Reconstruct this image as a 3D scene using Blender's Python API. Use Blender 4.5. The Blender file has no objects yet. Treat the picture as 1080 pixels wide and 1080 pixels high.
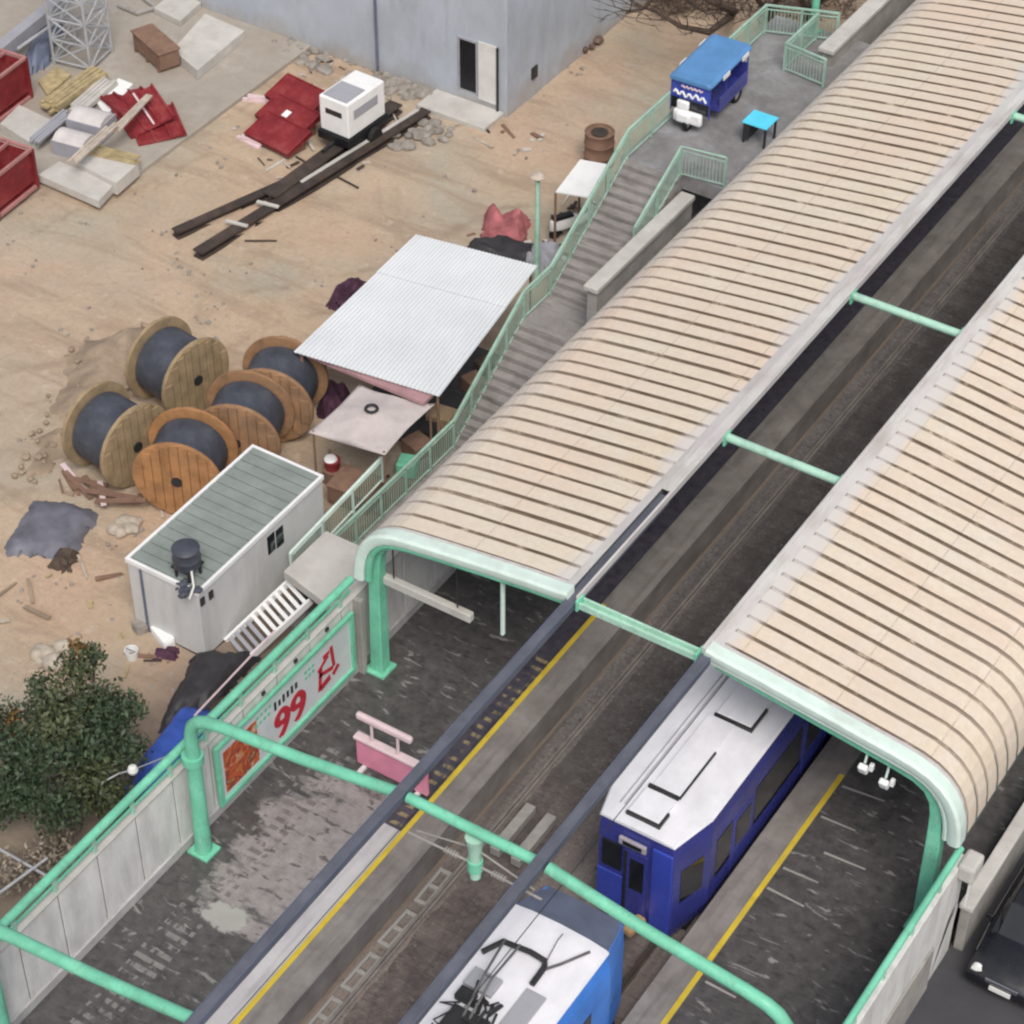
import bpy, bmesh, math, random
from mathutils import Vector, Matrix
random.seed(7)
R = math.radians
scene = bpy.context.scene
col = scene.collection

# ------------------------------------------------------------------ survey
# metres: +y runs along the tracks, +x across them to the right, z = 0 is the platform top
F, CAM = 2491.0, Vector((18.197, -19.871, 43.715))
YAW, PIT, ROL = -0.568426, 0.730412, 0.003014
FW = Vector((math.sin(YAW)*math.cos(PIT), math.cos(YAW)*math.cos(PIT), -math.sin(PIT)))
R0 = Vector((math.cos(YAW), -math.sin(YAW), 0)); U0 = R0.cross(FW)
RI = R0*math.cos(ROL) + U0*math.sin(ROL); UP = U0*math.cos(ROL) - R0*math.sin(ROL)
def ray(u, v): return FW + RI*((u-540)/F) + UP*((540-v)/F)
def PZ(u, v, z): d = ray(u, v); return CAM + d*((z-CAM.z)/d.z)
def PX(u, v, x): d = ray(u, v); return CAM + d*((x-CAM.x)/d.x)
def PY(u, v, y): d = ray(u, v); return CAM + d*((y-CAM.y)/d.y)
GZ = -1.0                                   # building site level

# ------------------------------------------------------------------ materials
def newmat(name):
    m = bpy.data.materials.new(name); m.use_nodes = True
    nt = m.node_tree; b = nt.nodes['Principled BSDF']
    return m, nt, b
def N(nt, t, **k):
    n = nt.nodes.new(t)
    for a, v in k.items(): setattr(n, a, v)
    return n
def noise(nt, co, scale, detail=6, rough=.6, dist=0):
    n = N(nt, 'ShaderNodeTexNoise'); n.inputs['Scale'].default_value = scale
    n.inputs['Detail'].default_value = detail; n.inputs['Roughness'].default_value = rough
    n.inputs['Distortion'].default_value = dist
    nt.links.new(co, n.inputs['Vector']); return n.outputs['Fac']
def ramp(nt, fac, stops):
    r = N(nt, 'ShaderNodeValToRGB'); e = r.color_ramp.elements
    while len(e) < len(stops): e.new(.5)
    for i, (p, c) in enumerate(stops):
        e[i].position = p
        if not isinstance(c, (tuple, list)): c = (c, c, c)
        e[i].color = (*c[:3], 1)
    nt.links.new(fac, r.inputs['Fac']); return r.outputs['Color']
def mix(nt, fac, a, b, mode='MIX'):
    m = N(nt, 'ShaderNodeMix', data_type='RGBA', blend_type=mode)
    for s, v in ((m.inputs['Factor'], fac), (m.inputs[6], a), (m.inputs[7], b)):
        if isinstance(v, (int, float)): s.default_value = v if s.name.startswith('Factor') else (v, v, v, 1)
        elif isinstance(v, (tuple, list)): s.default_value = (*v[:3], 1)
        else: nt.links.new(v, s)
    return m.outputs[2]
def math_(nt, op, a, b=0.0, c=None):
    m = N(nt, 'ShaderNodeMath', operation=op)
    for i, v in enumerate((a, b) if c is None else (a, b, c)):
        if isinstance(v, (int, float)): m.inputs[i].default_value = v
        else: nt.links.new(v, m.inputs[i])
    return m.outputs[0]
def coords(nt, kind='Object', scale=None, loc=None):
    t = N(nt, 'ShaderNodeTexCoord').outputs[kind]
    if scale or loc:
        mp = N(nt, 'ShaderNodeMapping')
        if scale: mp.inputs['Scale'].default_value = scale
        if loc: mp.inputs['Location'].default_value = loc
        nt.links.new(t, mp.inputs['Vector']); return mp.outputs[0]
    return t
def bump(nt, b, h, s=.3, d=.05):
    n = N(nt, 'ShaderNodeBump'); n.inputs['Strength'].default_value = s; n.inputs['Distance'].default_value = d
    nt.links.new(h, n.inputs['Height']); nt.links.new(n.outputs[0], b.inputs['Normal'])
def M(name, c, rough=.7, var=.25, scale=2.0, metal=0.0, dirt=None, damt=.5, dscale=(1.5, 1.5, 1.5), bmp=.15, bscale=25, spec=.4):
    """weathered paint / stone / cloth: base colour with tone variation, dirt patches, fine bump"""
    k = TONE.get(name, 1.0); c = tuple(min(.92, x*k) for x in c)
    if dirt: dirt = tuple(x*k for x in dirt)
    m, nt, b = newmat(name)
    co = coords(nt)
    lo = tuple(x*(1-var) for x in c); hi = tuple(min(1, x*(1+var*.8)) for x in c)
    out = ramp(nt, noise(nt, co, scale), [(.3, lo), (.7, hi)])
    if dirt:
        dn = noise(nt, coords(nt, scale=dscale), 1.0, 8, .7)
        out = mix(nt, ramp(nt, dn, [(.62-.3*damt, 0.0), (.75, damt)]), out, dirt)
    nt.links.new(out, b.inputs['Base Color'])
    rr = ramp(nt, noise(nt, co, scale*2.3), [(.3, max(0, rough-.1)), (.7, min(1, rough+.1))])
    nt.links.new(rr, b.inputs['Roughness'])
    b.inputs['Metallic'].default_value = metal; b.inputs['Specular IOR Level'].default_value = spec
    if bmp: bump(nt, b, noise(nt, co, bscale, 4), bmp, .03)
    return m

TONE = dict(green_paint=1.22, faded_green_paint=1.2, pale_mint_paint=1.12, blue_grey_steel=1.15, train_navy=1.3, train_blue=1.5, train_side_blue=1.4,
    yellow_line_paint=1.3, pink_paint=1.2, blue_cab_roof=1.35, cyan_plastic=1.4, brown_timber=1.2, spool_timber=1.2, spool_timber_orange=1.15, black_cable=1.35,
    grey_tarpaulin=1.3, black_tarpaulin=1.3, blue_tarpaulin=1.4, container_roof_sheet=1.3, wall_panel=1.18, wall_plinth=1.15, dark_concrete=1.3, dusty_white_sheet=1.2,
    white_paint=1.14, train_roof_white=1.15, container_wall_sheet=1.12, beige_canvas=1.2, concrete=1.1, pale_concrete=1.12, white_trim=1.1, grey_blue_cover=1.3, red_paint=.78, grey_render=1.0)
MAT = {}
def m_paint(name, a, k=1.0):
    """brushed paint gone chalky: fading, dark runs, rust freckles and bare scrapes"""
    m, nt, b = newmat(name); co = N(nt, 'ShaderNodeNewGeometry').outputs['Position']; a = tuple(x*k for x in a)
    c = ramp(nt, noise(nt, co, .9, 7, .65, .3), [(.3, tuple(x*.78 for x in a)), (.55, a), (.75, tuple(min(.9, x*1.15+.05) for x in a))])
    c = mix(nt, ramp(nt, noise(nt, co, 2.6, 7, .75), [(.52, 0.0), (.70, .55)]), c, (.13, .27, .19))
    c = mix(nt, ramp(nt, noise(nt, co, 5.5, 6, .8), [(.615, 0.0), (.68, .8)]), c, (.17, .10, .055))
    c = mix(nt, ramp(nt, noise(nt, stretch(nt, co, (9, 9, 1.1)), 1, 5, .7), [(.60, 0.0), (.72, .5)]), c, (.55, .62, .56))
    nt.links.new(c, b.inputs['Base Color'])
    nt.links.new(ramp(nt, noise(nt, co, 3, 5, .6), [(.35, .4), (.65, .7)]), b.inputs['Roughness'])
    bump(nt, b, noise(nt, co, 22, 5, .7), .25, .02); return m
def stretch(nt, co, sc):
    mp = N(nt, 'ShaderNodeMapping'); mp.inputs['Scale'].default_value = sc; nt.links.new(co, mp.inputs['Vector']); return mp.outputs[0]
MAT['green'] = m_paint('green_paint', (.185, .59, .40))
MAT['green_pale'] = m_paint('faded_green_paint', (.42, .67, .54))
MAT['rail_green'] = m_paint('weathered_rail_paint', (.34, .50, .41))
MAT['mint'] = M('pale_mint_paint', (.60, .72, .66), .5, .1, 1.2, dirt=(.42, .45, .40), damt=.5)
MAT['steel'] = M('blue_grey_steel', (.105, .112, .14), .55, .25, 1.0, metal=.0, dirt=(.06, .06, .07), damt=.5)
MAT['white_trim'] = M('white_trim', (.66, .65, .63), .5, .1, 1.0, dirt=(.4, .37, .33), damt=.4)
MAT['dark'] = M('dark_metal', (.03, .03, .032), .5, .3, 3)
MAT['black'] = M('black_paint', (.012, .012, .015), .35, .3, 3)
MAT['soffit'] = M('soffit_sheet', (.10, .12, .11), .7, .2, 1)
MAT['panel'] = M('wall_panel', (.60, .59, .57), .75, .1, 1.2, dirt=(.28, .27, .26), damt=.6, dscale=(2, 2, .5))
MAT['plinth'] = M('wall_plinth', (.42, .41, .40), .8, .15, 2, dirt=(.2, .2, .2), damt=.5)
MAT['concrete'] = M('concrete', (.33, .31, .29), .85, .2, 1.2, dirt=(.16, .15, .14), damt=.6)
MAT['concrete_lt'] = M('pale_concrete', (.48, .46, .43), .85, .15, 1.0, dirt=(.3, .28, .25), damt=.5)
MAT['concrete_dk'] = M('dark_concrete', (.10, .10, .10), .7, .3, 1.2, dirt=(.045, .045, .045), damt=.6)
MAT['white'] = M('white_paint', (.74, .74, .74), .5, .06, 1.2, dirt=(.5, .49, .47), damt=.35)
MAT['roofwhite'] = M('train_roof_white', (.70, .69, .73), .5, .08, 1.5, dirt=(.45, .45, .47), damt=.45, dscale=(1, .4, 1))
MAT['navy'] = M('train_navy', (.034, .04, .20), .28, .25, .6, spec=.6)
MAT['blue'] = M('train_blue', (.026, .044, .27), .3, .2, .8, spec=.6)
MAT['skyblue'] = M('train_side_blue', (.05, .19, .60), .35, .25, .8)
MAT['glass'] = M('dark_glass', (.012, .014, .018), .08, .3, 2, bmp=0, spec=.8)
MAT['yellow'] = M('yellow_line_paint', (.55, .40, .03), .65, .25, 3, dirt=(.22, .17, .06), damt=.6)
MAT['red'] = M('red_paint', (.30, .026, .034), .6, .35, 1.5, dirt=(.36, .17, .14), damt=.45)
MAT['signgrey'] = M('sign_grey', (.36, .33, .38), .5, .15, 3)
MAT['redpale'] = M('chalky_red_paint', (.42, .20, .19), .7, .2, 3)
MAT['gapbrown'] = M('grimy_gap', (.11, .09, .075), .8, .2, 3)
MAT['pink'] = M('pink_paint', (.62, .22, .32), .5, .15, 2, dirt=(.5, .30, .33), damt=.5)
MAT['pinkpale'] = M('pale_pink_paint', (.72, .56, .58), .5, .1, 2)
MAT['blueroof'] = M('blue_cab_roof', (.075, .19, .38), .45, .15, 1.2)
MAT['cyan'] = M('cyan_plastic', (.08, .48, .70), .5, .12, 2)
MAT['wood'] = M('pale_timber', (.45, .36, .20), .8, .3, 4, dirt=(.2, .15, .09), damt=.5)
MAT['wood_dk'] = M('brown_timber', (.20, .12, .085), .85, .3, 3, dirt=(.09, .06, .045), damt=.5)
MAT['flange'] = M('spool_timber', (.29, .21, .12), .9, .35, 2.2, dirt=(.22, .17, .115), damt=.75)
MAT['flange_or'] = M('spool_timber_orange', (.285, .155, .08), .9, .4, 2.2, dirt=(.21, .145, .095), damt=.8)
MAT['flange_br'] = M('spool_timber_bright', (.40, .20, .085), .9, .35, 2.0, dirt=(.26, .16, .09), damt=.6)
MAT['cable'] = M('black_cable', (.045, .05, .065), .5, .3, 2, dirt=(.13, .13, .15), damt=.35)
MAT['tent'] = M('beige_canvas', (.46, .41, .40), .85, .12, 1.4, dirt=(.28, .24, .23), damt=.5)
MAT['pinktrim'] = M('faded_pink_cloth', (.42, .25, .26), .85, .2, 2)
MAT['bluetarp'] = M('blue_tarpaulin', (.03, .07, .30), .45, .3, 2.5, bmp=.5, bscale=6)
MAT['blacktarp'] = M('black_tarpaulin', (.03, .028, .032), .55, .4, 2.0, bmp=.5, bscale=5)
MAT['greytarp'] = M('grey_tarpaulin', (.12, .12, .145), .6, .3, 1.6, bmp=.5, bscale=5)
MAT['redcloth'] = M('faded_red_cloth', (.40, .13, .14), .8, .45, 2.2, bmp=.5, bscale=6)
MAT['purple'] = M('maroon_cloth', (.07, .025, .05), .8, .4, 3, bmp=.4, bscale=6)
MAT['rust'] = M('rusty_steel', (.055, .042, .036), .75, .4, 2.0, dirt=(.12, .07, .05), damt=.5)
MAT['railsteel'] = M('worn_rail', (.22, .195, .18), .5, .3, 2)
MAT['sleeper'] = M('sooty_sleeper', (.15, .135, .125), .85, .35, 2, dirt=(.06, .055, .05), damt=.5)
MAT['sheetgrey'] = M('grey_sheet', (.36, .36, .40), .6, .15, 1.5, dirt=(.22, .22, .24), damt=.4)
MAT['silver'] = M('galvanised_steel', (.50, .51, .53), .4, .2, 3, metal=.35)
MAT['earth'] = M('dug_earth', (.36, .275, .20), .95, .4, 1.2, dirt=(.22, .165, .125), damt=.7, bmp=.6, bscale=8)
MAT['rock'] = M('rubble_stone', (.30, .27, .24), .9, .35, 2.5)
MAT['rock_lt'] = M('pale_stone', (.46, .40, .33), .9, .3, 2.5)
MAT['bark'] = M('bark', (.09, .065, .05), .9, .35, 6)
MAT['sheetwhite'] = M('dusty_white_sheet', (.52, .49, .48), .7, .15, 2, dirt=(.38, .34, .31), damt=.5)
MAT['polewood'] = M('pale_pole_timber', (.50, .43, .36), .8, .25, 4)
MAT['shedwhite'] = M('white_roof_sheet', (.68, .70, .72), .5, .06, .5, dirt=(.50, .53, .56), damt=.5, dscale=(.6, .3, 1))
MAT['rubber'] = M('rubber', (.015, .015, .015), .8, .2, 4)
MAT['lamp'] = M('lamp_glass', (.8, .8, .78), .3, .03, 2)
MAT['tan'] = M('tan_cover', (.45, .28, .14), .6, .2, 3)
MAT['postred'] = M('poster_red', (.50, .03, .05), .6, .2, 6)
MAT['postblack'] = M('poster_black', (.03, .03, .03), .6, .2, 6)
MAT['poster'] = M('poster_sheet', (.62, .66, .66), .55, .08, 1.2, dirt=(.45, .52, .50), damt=.4)
MAT['container_roof'] = M('container_roof_sheet', (.19, .215, .20), .55, .18, 1.2, dirt=(.28, .30, .27), damt=.4)
MAT['container_wall'] = M('container_wall_sheet', (.55, .55, .55), .6, .07, .8, dirt=(.36, .35, .34), damt=.45, dscale=(2.5, 2.5, .4))
MAT['bldg'] = M('grey_render', (.455, .50, .565), .85, .08, .5, dirt=(.27, .27, .29), damt=.55, dscale=(.5, .5, .25))
def m_bldg():
    m = MAT['bldg']; nt = m.node_tree; b = nt.nodes['Principled BSDF']; src = b.inputs['Base Color'].links[0].from_socket
    po = N(nt, 'ShaderNodeNewGeometry').outputs['Position']; sp = N(nt, 'ShaderNodeSeparateXYZ'); nt.links.new(po, sp.inputs[0])
    z = math_(nt, 'ADD', sp.outputs['Z'], math_(nt, 'MULTIPLY', math_(nt, 'SUBTRACT', noise(nt, po, .7, 7, .7), .5), 3.4))
    c = mix(nt, ramp(nt, math_(nt, 'MULTIPLY_ADD', z, .25, .45), [(.10, .75), (.42, 0.0)]), src, (.36, .29, .22))
    c = mix(nt, ramp(nt, noise(nt, stretch(nt, po, (1.3, 1.3, .16)), 1, 6, .7), [(.55, 0.0), (.72, .5)]), c, (.30, .31, .33))
    nt.links.new(c, b.inputs['Base Color'])
MAT['slate'] = M('grey_blue_cover', (.10, .115, .165), .5, .2, 1.5)
MAT['car'] = M('black_car_paint', (.006, .007, .012), .28, .2, 1, bmp=0, spec=.8)
MAT['chrome'] = M('chrome', (.6, .6, .62), .15, .05, 2, metal=1, bmp=0)

def m_ground():
    m, nt, b = newmat('site_sand')
    co = coords(nt)
    big = noise(nt, co, .09, 5, .6); mid = noise(nt, co, .45, 8, .7, .4); fine = noise(nt, co, 5, 8, .75)
    c = ramp(nt, mid, [(.28, (.40, .285, .195)), (.48, (.52, .395, .28)), (.72, (.60, .47, .345))])
    c = mix(nt, ramp(nt, big, [(.42, 0.0), (.62, .65)]), c, (.47, .395, .31))
    hue = noise(nt, coords(nt, loc=(40, 7, 0)), .16, 4, .55, .6)
    c = mix(nt, ramp(nt, hue, [(.50, 0.0), (.66, .7)]), c, (.58, .40, .285))
    c = mix(nt, ramp(nt, hue, [(.36, .75), (.48, 0.0)]), c, (.44, .395, .315))
    # tyre sweeps across the sand
    st = noise(nt, coords(nt, scale=(.16, .9, 1)), 1.0, 6, .65, .8)
    c = mix(nt, ramp(nt, st, [(.50, 0.0), (.66, .75)]), c, (.36, .265, .19))
    sp = noise(nt, co, 2.2, 3, .5); c = mix(nt, ramp(nt, sp, [(.64, 0.0), (.74, .45)]), c, (.64, .55, .46))
    xg = N(nt, 'ShaderNodeSeparateXYZ'); nt.links.new(co, xg.inputs[0])
    wob = math_(nt, 'MULTIPLY', math_(nt, 'SUBTRACT', noise(nt, co, .22, 3, .5), .5), 3.2)
    for (ang, d0) in ((62, -3.0), (62, -4.7), (48, -8.5), (48, -10.1), (76, 4.2), (76, 5.9), (30, -26.0), (30, -27.5)):
        nx_, ny_ = math.cos(R(ang+90)), math.sin(R(ang+90))
        dist = math_(nt, 'ADD', math_(nt, 'ADD', math_(nt, 'MULTIPLY', math_(nt, 'ADD', xg.outputs['X'], 24.0), nx_), math_(nt, 'MULTIPLY', math_(nt, 'ADD', xg.outputs['Y'], -27.0), ny_)), math_(nt, 'ADD', wob, -d0))
        tr_ = ramp(nt, math_(nt, 'ABSOLUTE', dist), [(.05, .55), (.26, 0.0)])
        c = mix(nt, math_(nt, 'MULTIPLY', tr_, ramp(nt, noise(nt, co, .8, 6, .7), [(.42, 0.0), (.6, 1.0)])), c, (.30, .225, .165))
    gr = noise(nt, co, 14, 4, .8); gm = noise(nt, coords(nt, loc=(3, 60, 0)), .35, 4, .6)
    c = mix(nt, math_(nt, 'MULTIPLY', ramp(nt, gr, [(.58, 0.0), (.66, .8)]), ramp(nt, gm, [(.5, 0.0), (.6, 1.0)])), c, (.27, .225, .18))
    c = mix(nt, math_(nt, 'MULTIPLY', ramp(nt, gr, [(.32, .8), (.40, 0.0)]), ramp(nt, gm, [(.48, 0.0), (.62, 1.0)])), c, (.66, .60, .52))
    # trodden dark earth alongside the station
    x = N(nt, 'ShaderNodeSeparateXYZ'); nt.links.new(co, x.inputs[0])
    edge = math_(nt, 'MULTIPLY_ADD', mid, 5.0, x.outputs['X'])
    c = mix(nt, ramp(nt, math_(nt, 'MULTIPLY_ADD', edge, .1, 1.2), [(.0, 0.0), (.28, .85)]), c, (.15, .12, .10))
    c = mix(nt, ramp(nt, fine, [(.3, .35), (.6, 0.0)]), c, (.30, .215, .15))
    nt.links.new(c, b.inputs['Base Color']); b.inputs['Roughness'].default_value = .95
    h = math_(nt, 'ADD', fine, math_(nt, 'MULTIPLY', mid, 2.5)); bump(nt, b, h, .55, .12)
    return m
def m_platform():
    """wet dark platform paving with dry patches, drips and pale scuffs"""
    m, nt, b = newmat('platform_paving')
    co = coords(nt)
    n1 = noise(nt, co, .5, 7, .65, .3); n2 = noise(nt, co, 3.0, 6, .7)
    c = ramp(nt, n2, [(.3, (.052, .048, .048)), (.7, (.125, .115, .113))])
    sx = N(nt, 'ShaderNodeSeparateXYZ'); nt.links.new(co, sx.inputs[0])
    # one dry pinkish area on the left platform, soft lobed edge
    dx = math_(nt, 'MULTIPLY', math_(nt, 'ADD', sx.outputs['X'], 5.6), .55)
    dy = math_(nt, 'MULTIPLY', math_(nt, 'ADD', sx.outputs['Y'], -8.4), .36)
    dd = math_(nt, 'SQRT', math_(nt, 'ADD', math_(nt, 'MULTIPLY', dx, dx), math_(nt, 'MULTIPLY', dy, dy)))
    dd = math_(nt, 'ADD', dd, math_(nt, 'MULTIPLY', math_(nt, 'SUBTRACT', noise(nt, coords(nt, scale=(.7, 1.6, 1)), 1, 7, .68, .5), .5), 2.6))
    dry = ramp(nt, dd, [(.75, 1.0), (.98, 0.0)])
    c = mix(nt, dry, c, ramp(nt, n2, [(.3, (.20, .18, .175)), (.7, (.37, .335, .325))]))
    # broken pale scuffs running across
    s = noise(nt, coords(nt, scale=(1.3, 4.2, 1)), 1.0, 5, .62, .6)
    c = mix(nt, ramp(nt, s, [(.60, 0.0), (.66, .75)]), c, (.33, .315, .30))
    s2 = noise(nt, coords(nt, scale=(2.4, 6, 1), loc=(3, 1, 0)), 1.0, 3, .5, .2)
    c = mix(nt, ramp(nt, s2, [(.60, 0.0), (.66, .75)]), c, (.05, .046, .046))
    path = math_(nt, 'LESS_THAN', math_(nt, 'ABSOLUTE', math_(nt, 'ADD', sx.outputs['X'], 6.75)), .42)
    w = math_(nt, 'FRACT', math_(nt, 'MULTIPLY', sx.outputs['Y'], 3.6))
    bar = math_(nt, 'MULTIPLY', math_(nt, 'GREATER_THAN', w, .5), ramp(nt, noise(nt, coords(nt, scale=(4.5, 1.2, 1), loc=(0, 5, 0)), 1, 4, .6), [(.47, 0.0), (.53, 1.0)]))
    bar = math_(nt, 'MULTIPLY', bar, path)
    c = mix(nt, math_(nt, 'MULTIPLY', math_(nt, 'MULTIPLY', bar, .62), math_(nt, 'LESS_THAN', sx.outputs['Y'], 11.5)), c, mix(nt, dry, (.30, .29, .275), (.10, .085, .085)))
    ex = math_(nt, 'MULTIPLY', math_(nt, 'ADD', sx.outputs['X'], 6.05), 1.0); ey = math_(nt, 'MULTIPLY', math_(nt, 'ADD', sx.outputs['Y'], -5.75), 1.7)
    ee = math_(nt, 'ADD', math_(nt, 'SQRT', math_(nt, 'ADD', math_(nt, 'MULTIPLY', ex, ex), math_(nt, 'MULTIPLY', ey, ey))), math_(nt, 'MULTIPLY', math_(nt, 'SUBTRACT', n2, .5), 1.5))
    c = mix(nt, ramp(nt, ee, [(.55, .9), (.68, 0.0)]), c, (.40, .39, .365))
    nt.links.new(c, b.inputs['Base Color'])
    rg = mix(nt, dry, ramp(nt, n1, [(.35, .28), (.65, .62)]), .75); nt.links.new(rg, b.inputs['Roughness'])
    bump(nt, b, n2, .12, .02); return m
def m_edge(name, a, bcol, seam=1.4, wet=0.0):
    m, nt, b = newmat(name); co = coords(nt)
    c = ramp(nt, noise(nt, co, 1.2, 7, .65, .3), [(.3, a), (.7, bcol)])
    st = noise(nt, coords(nt, scale=(5, .35, 1)), 1, 5, .6); c = mix(nt, ramp(nt, st, [(.5, 0.0), (.7, .45)]), c, tuple(x*.55 for x in a))
    nt.links.new(c, b.inputs['Base Color']); b.inputs['Roughness'].default_value = .6
    bump(nt, b, noise(nt, co, 14, 4), .15, .02); return m
def m_tactile():
    m, nt, b = newmat('tactile_paving'); co = coords(nt)
    sx = N(nt, 'ShaderNodeSeparateXYZ'); nt.links.new(co, sx.inputs[0])
    n = noise(nt, co, 3.5, 6, .7)
    c = ramp(nt, n, [(.35, (.04, .036, .055)), (.7, (.10, .09, .11))])
    w = math_(nt, 'FRACT', math_(nt, 'MULTIPLY', sx.outputs['Y'], 3.2))
    bars = math_(nt, 'MULTIPLY', math_(nt, 'GREATER_THAN', w, .62), ramp(nt, noise(nt, coords(nt, scale=(2.6, .7, 1)), 1, 4, .6), [(.47, 0.0), (.58, 1.0)]))
    open_ = math_(nt, 'MULTIPLY', math_(nt, 'LESS_THAN', sx.outputs['Y'], 17.0), math_(nt, 'GREATER_THAN', math_(nt, 'ADD', sx.outputs['X'], math_(nt, 'MULTIPLY', n, .9)), -3.98))
    c = mix(nt, math_(nt, 'MULTIPLY', math_(nt, 'MULTIPLY', bars, .75), open_), c, (.36, .29, .14))
    nt.links.new(c, b.inputs['Base Color']); b.inputs['Roughness'].default_value = .5
    bump(nt, b, w, .2, .02); return m
def rim_mask(nt):
    """1 along the worn pale inner rim of a canopy, ragged towards the ribs"""
    co = N(nt, 'ShaderNodeNewGeometry').outputs['Position']
    sp = N(nt, 'ShaderNodeSeparateXYZ'); nt.links.new(co, sp.inputs[0])
    a = math_(nt, 'ABSOLUTE', sp.outputs['X'])
    n = noise(nt, co, 1.1, 6, .7); n2 = noise(nt, co, .3, 2, .5)
    d = math_(nt, 'ADD', a, math_(nt, 'ADD', math_(nt, 'MULTIPLY', math_(nt, 'SUBTRACT', n, .5), 1.1), math_(nt, 'MULTIPLY', math_(nt, 'SUBTRACT', n2, .5), 1.2)))
    inner = ramp(nt, math_(nt, 'MULTIPLY', d, .25), [(.52, 1.0), (.60, 0.0)])
    o = math_(nt, 'ADD', math_(nt, 'MULTIPLY', sp.outputs['X'], -1.0), math_(nt, 'MULTIPLY', math_(nt, 'SUBTRACT', n, .5), 2.2))
    outer = ramp(nt, math_(nt, 'MULTIPLY', o, .1), [(.68, 0.0), (.76, .65)])
    return math_(nt, 'MAXIMUM', inner, outer)
def m_roof():
    """painted roof sheet: cream on the pans, brown grime lying in the grooves; a pale band along both rims"""
    m, nt, b = newmat('canopy_roof_sheet'); co = coords(nt)
    n = noise(nt, co, .3, 6, .6); nf = noise(nt, co, 6, 6, .7)
    c = ramp(nt, n, [(.3, (.70, .60, .455)), (.44, (.74, .65, .53)), (.55, (.74, .62, .50)), (.68, (.77, .61, .485))])
    c = mix(nt, ramp(nt, noise(nt, coords(nt, scale=(2.0, .6, 1), loc=(9, 3, 0)), 1, 5, .6), [(.52, 0.0), (.7, .5)]), c, (.72, .65, .60))
    c = mix(nt, ramp(nt, nf, [(.35, .3), (.6, 0.0)]), c, (.50, .43, .36))
    st = noise(nt, coords(nt, scale=(.5, 5, 5)), 1, 5, .6); c = mix(nt, ramp(nt, st, [(.55, 0.0), (.75, .35)]), c, (.55, .50, .40))
    gp = N(nt, 'ShaderNodeNewGeometry').outputs['Position']; sp = N(nt, 'ShaderNodeSeparateXYZ'); nt.links.new(gp, sp.inputs[0])
    idx = math_(nt, 'FLOOR', math_(nt, 'DIVIDE', math_(nt, 'SUBTRACT', sp.outputs['Y'], 13.75+.42-.06), .553))
    lapx = math_(nt, 'FLOOR', math_(nt, 'DIVIDE', sp.outputs['X'], 2.37))
    wn = N(nt, 'ShaderNodeTexWhiteNoise', noise_dimensions='2D'); cb = N(nt, 'ShaderNodeCombineXYZ'); nt.links.new(idx, cb.inputs[0]); nt.links.new(lapx, cb.inputs[1]); nt.links.new(cb.outputs[0], wn.inputs['Vector'])
    c = mix(nt, math_(nt, 'MULTIPLY', wn.outputs['Value'], .28), c, (.66, .52, .41))
    lap = math_(nt, 'LESS_THAN', math_(nt, 'FRACT', math_(nt, 'DIVIDE', sp.outputs['X'], 2.37)), .016)
    c = mix(nt, math_(nt, 'MULTIPLY', lap, ramp(nt, nf, [(.4, .15), (.6, .7)])), c, (.40, .33, .26))
    ru = noise(nt, coords(nt, scale=(.45, 7, 1), loc=(2, 8, 0)), 1, 6, .75)
    c = mix(nt, ramp(nt, ru, [(.60, 0.0), (.74, .6)]), c, (.56, .42, .29))
    c = mix(nt, rim_mask(nt), c, (.635, .595, .565))
    nt.links.new(c, b.inputs['Base Color']); b.inputs['Roughness'].default_value = .6
    bump(nt, b, nf, .08, .02); return m
def m_groove():
    m, nt, b = newmat('groove_grime'); co = coords(nt)
    br = noise(nt, coords(nt, scale=(1.2, 4, 1)), 1, 6, .72)
    g = N(nt, 'ShaderNodeNewGeometry'); sn = N(nt, 'ShaderNodeSeparateXYZ'); nt.links.new(g.outputs['True Normal'], sn.inputs[0])
    c = ramp(nt, br, [(.34, (.125, .09, .06)), (.55, (.20, .15, .105)), (.61, (.36, .29, .22)), (.66, (.60, .51, .41))])
    sp = N(nt, 'ShaderNodeSeparateXYZ'); nt.links.new(co, sp.inputs[0])
    far = math_(nt, 'SUBTRACT', 5.6, sp.outputs['Z'])      # rain keeps the steep rolled edge clean
    c = mix(nt, ramp(nt, far, [(.0, 0.0), (.9, .8)]), c, (.52, .44, .37)); c = mix(nt, math_(nt, 'MULTIPLY', rim_mask(nt), .9), c, (.58, .54, .53))
    nt.links.new(c, b.inputs['Base Color']); b.inputs['Roughness'].default_value = .9; return m
def m_rim():
    m, nt, b = newmat('canopy_rim_sheet'); co = coords(nt)
    c = ramp(nt, noise(nt, co, .5, 6, .6), [(.35, (.54, .50, .50)), (.65, (.63, .62, .59))])
    c = mix(nt, ramp(nt, noise(nt, coords(nt, scale=(3, .5, 3)), 1, 6, .7), [(.48, 0.0), (.70, .7)]), c, (.38, .34, .30))
    nt.links.new(c, b.inputs['Base Color']); b.inputs['Roughness'].default_value = .6; return m
def stretch(nt, co, sc):
    mp = N(nt, 'ShaderNodeMapping'); mp.inputs['Scale'].default_value = sc; nt.links.new(co, mp.inputs['Vector']); return mp.outputs[0]
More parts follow.
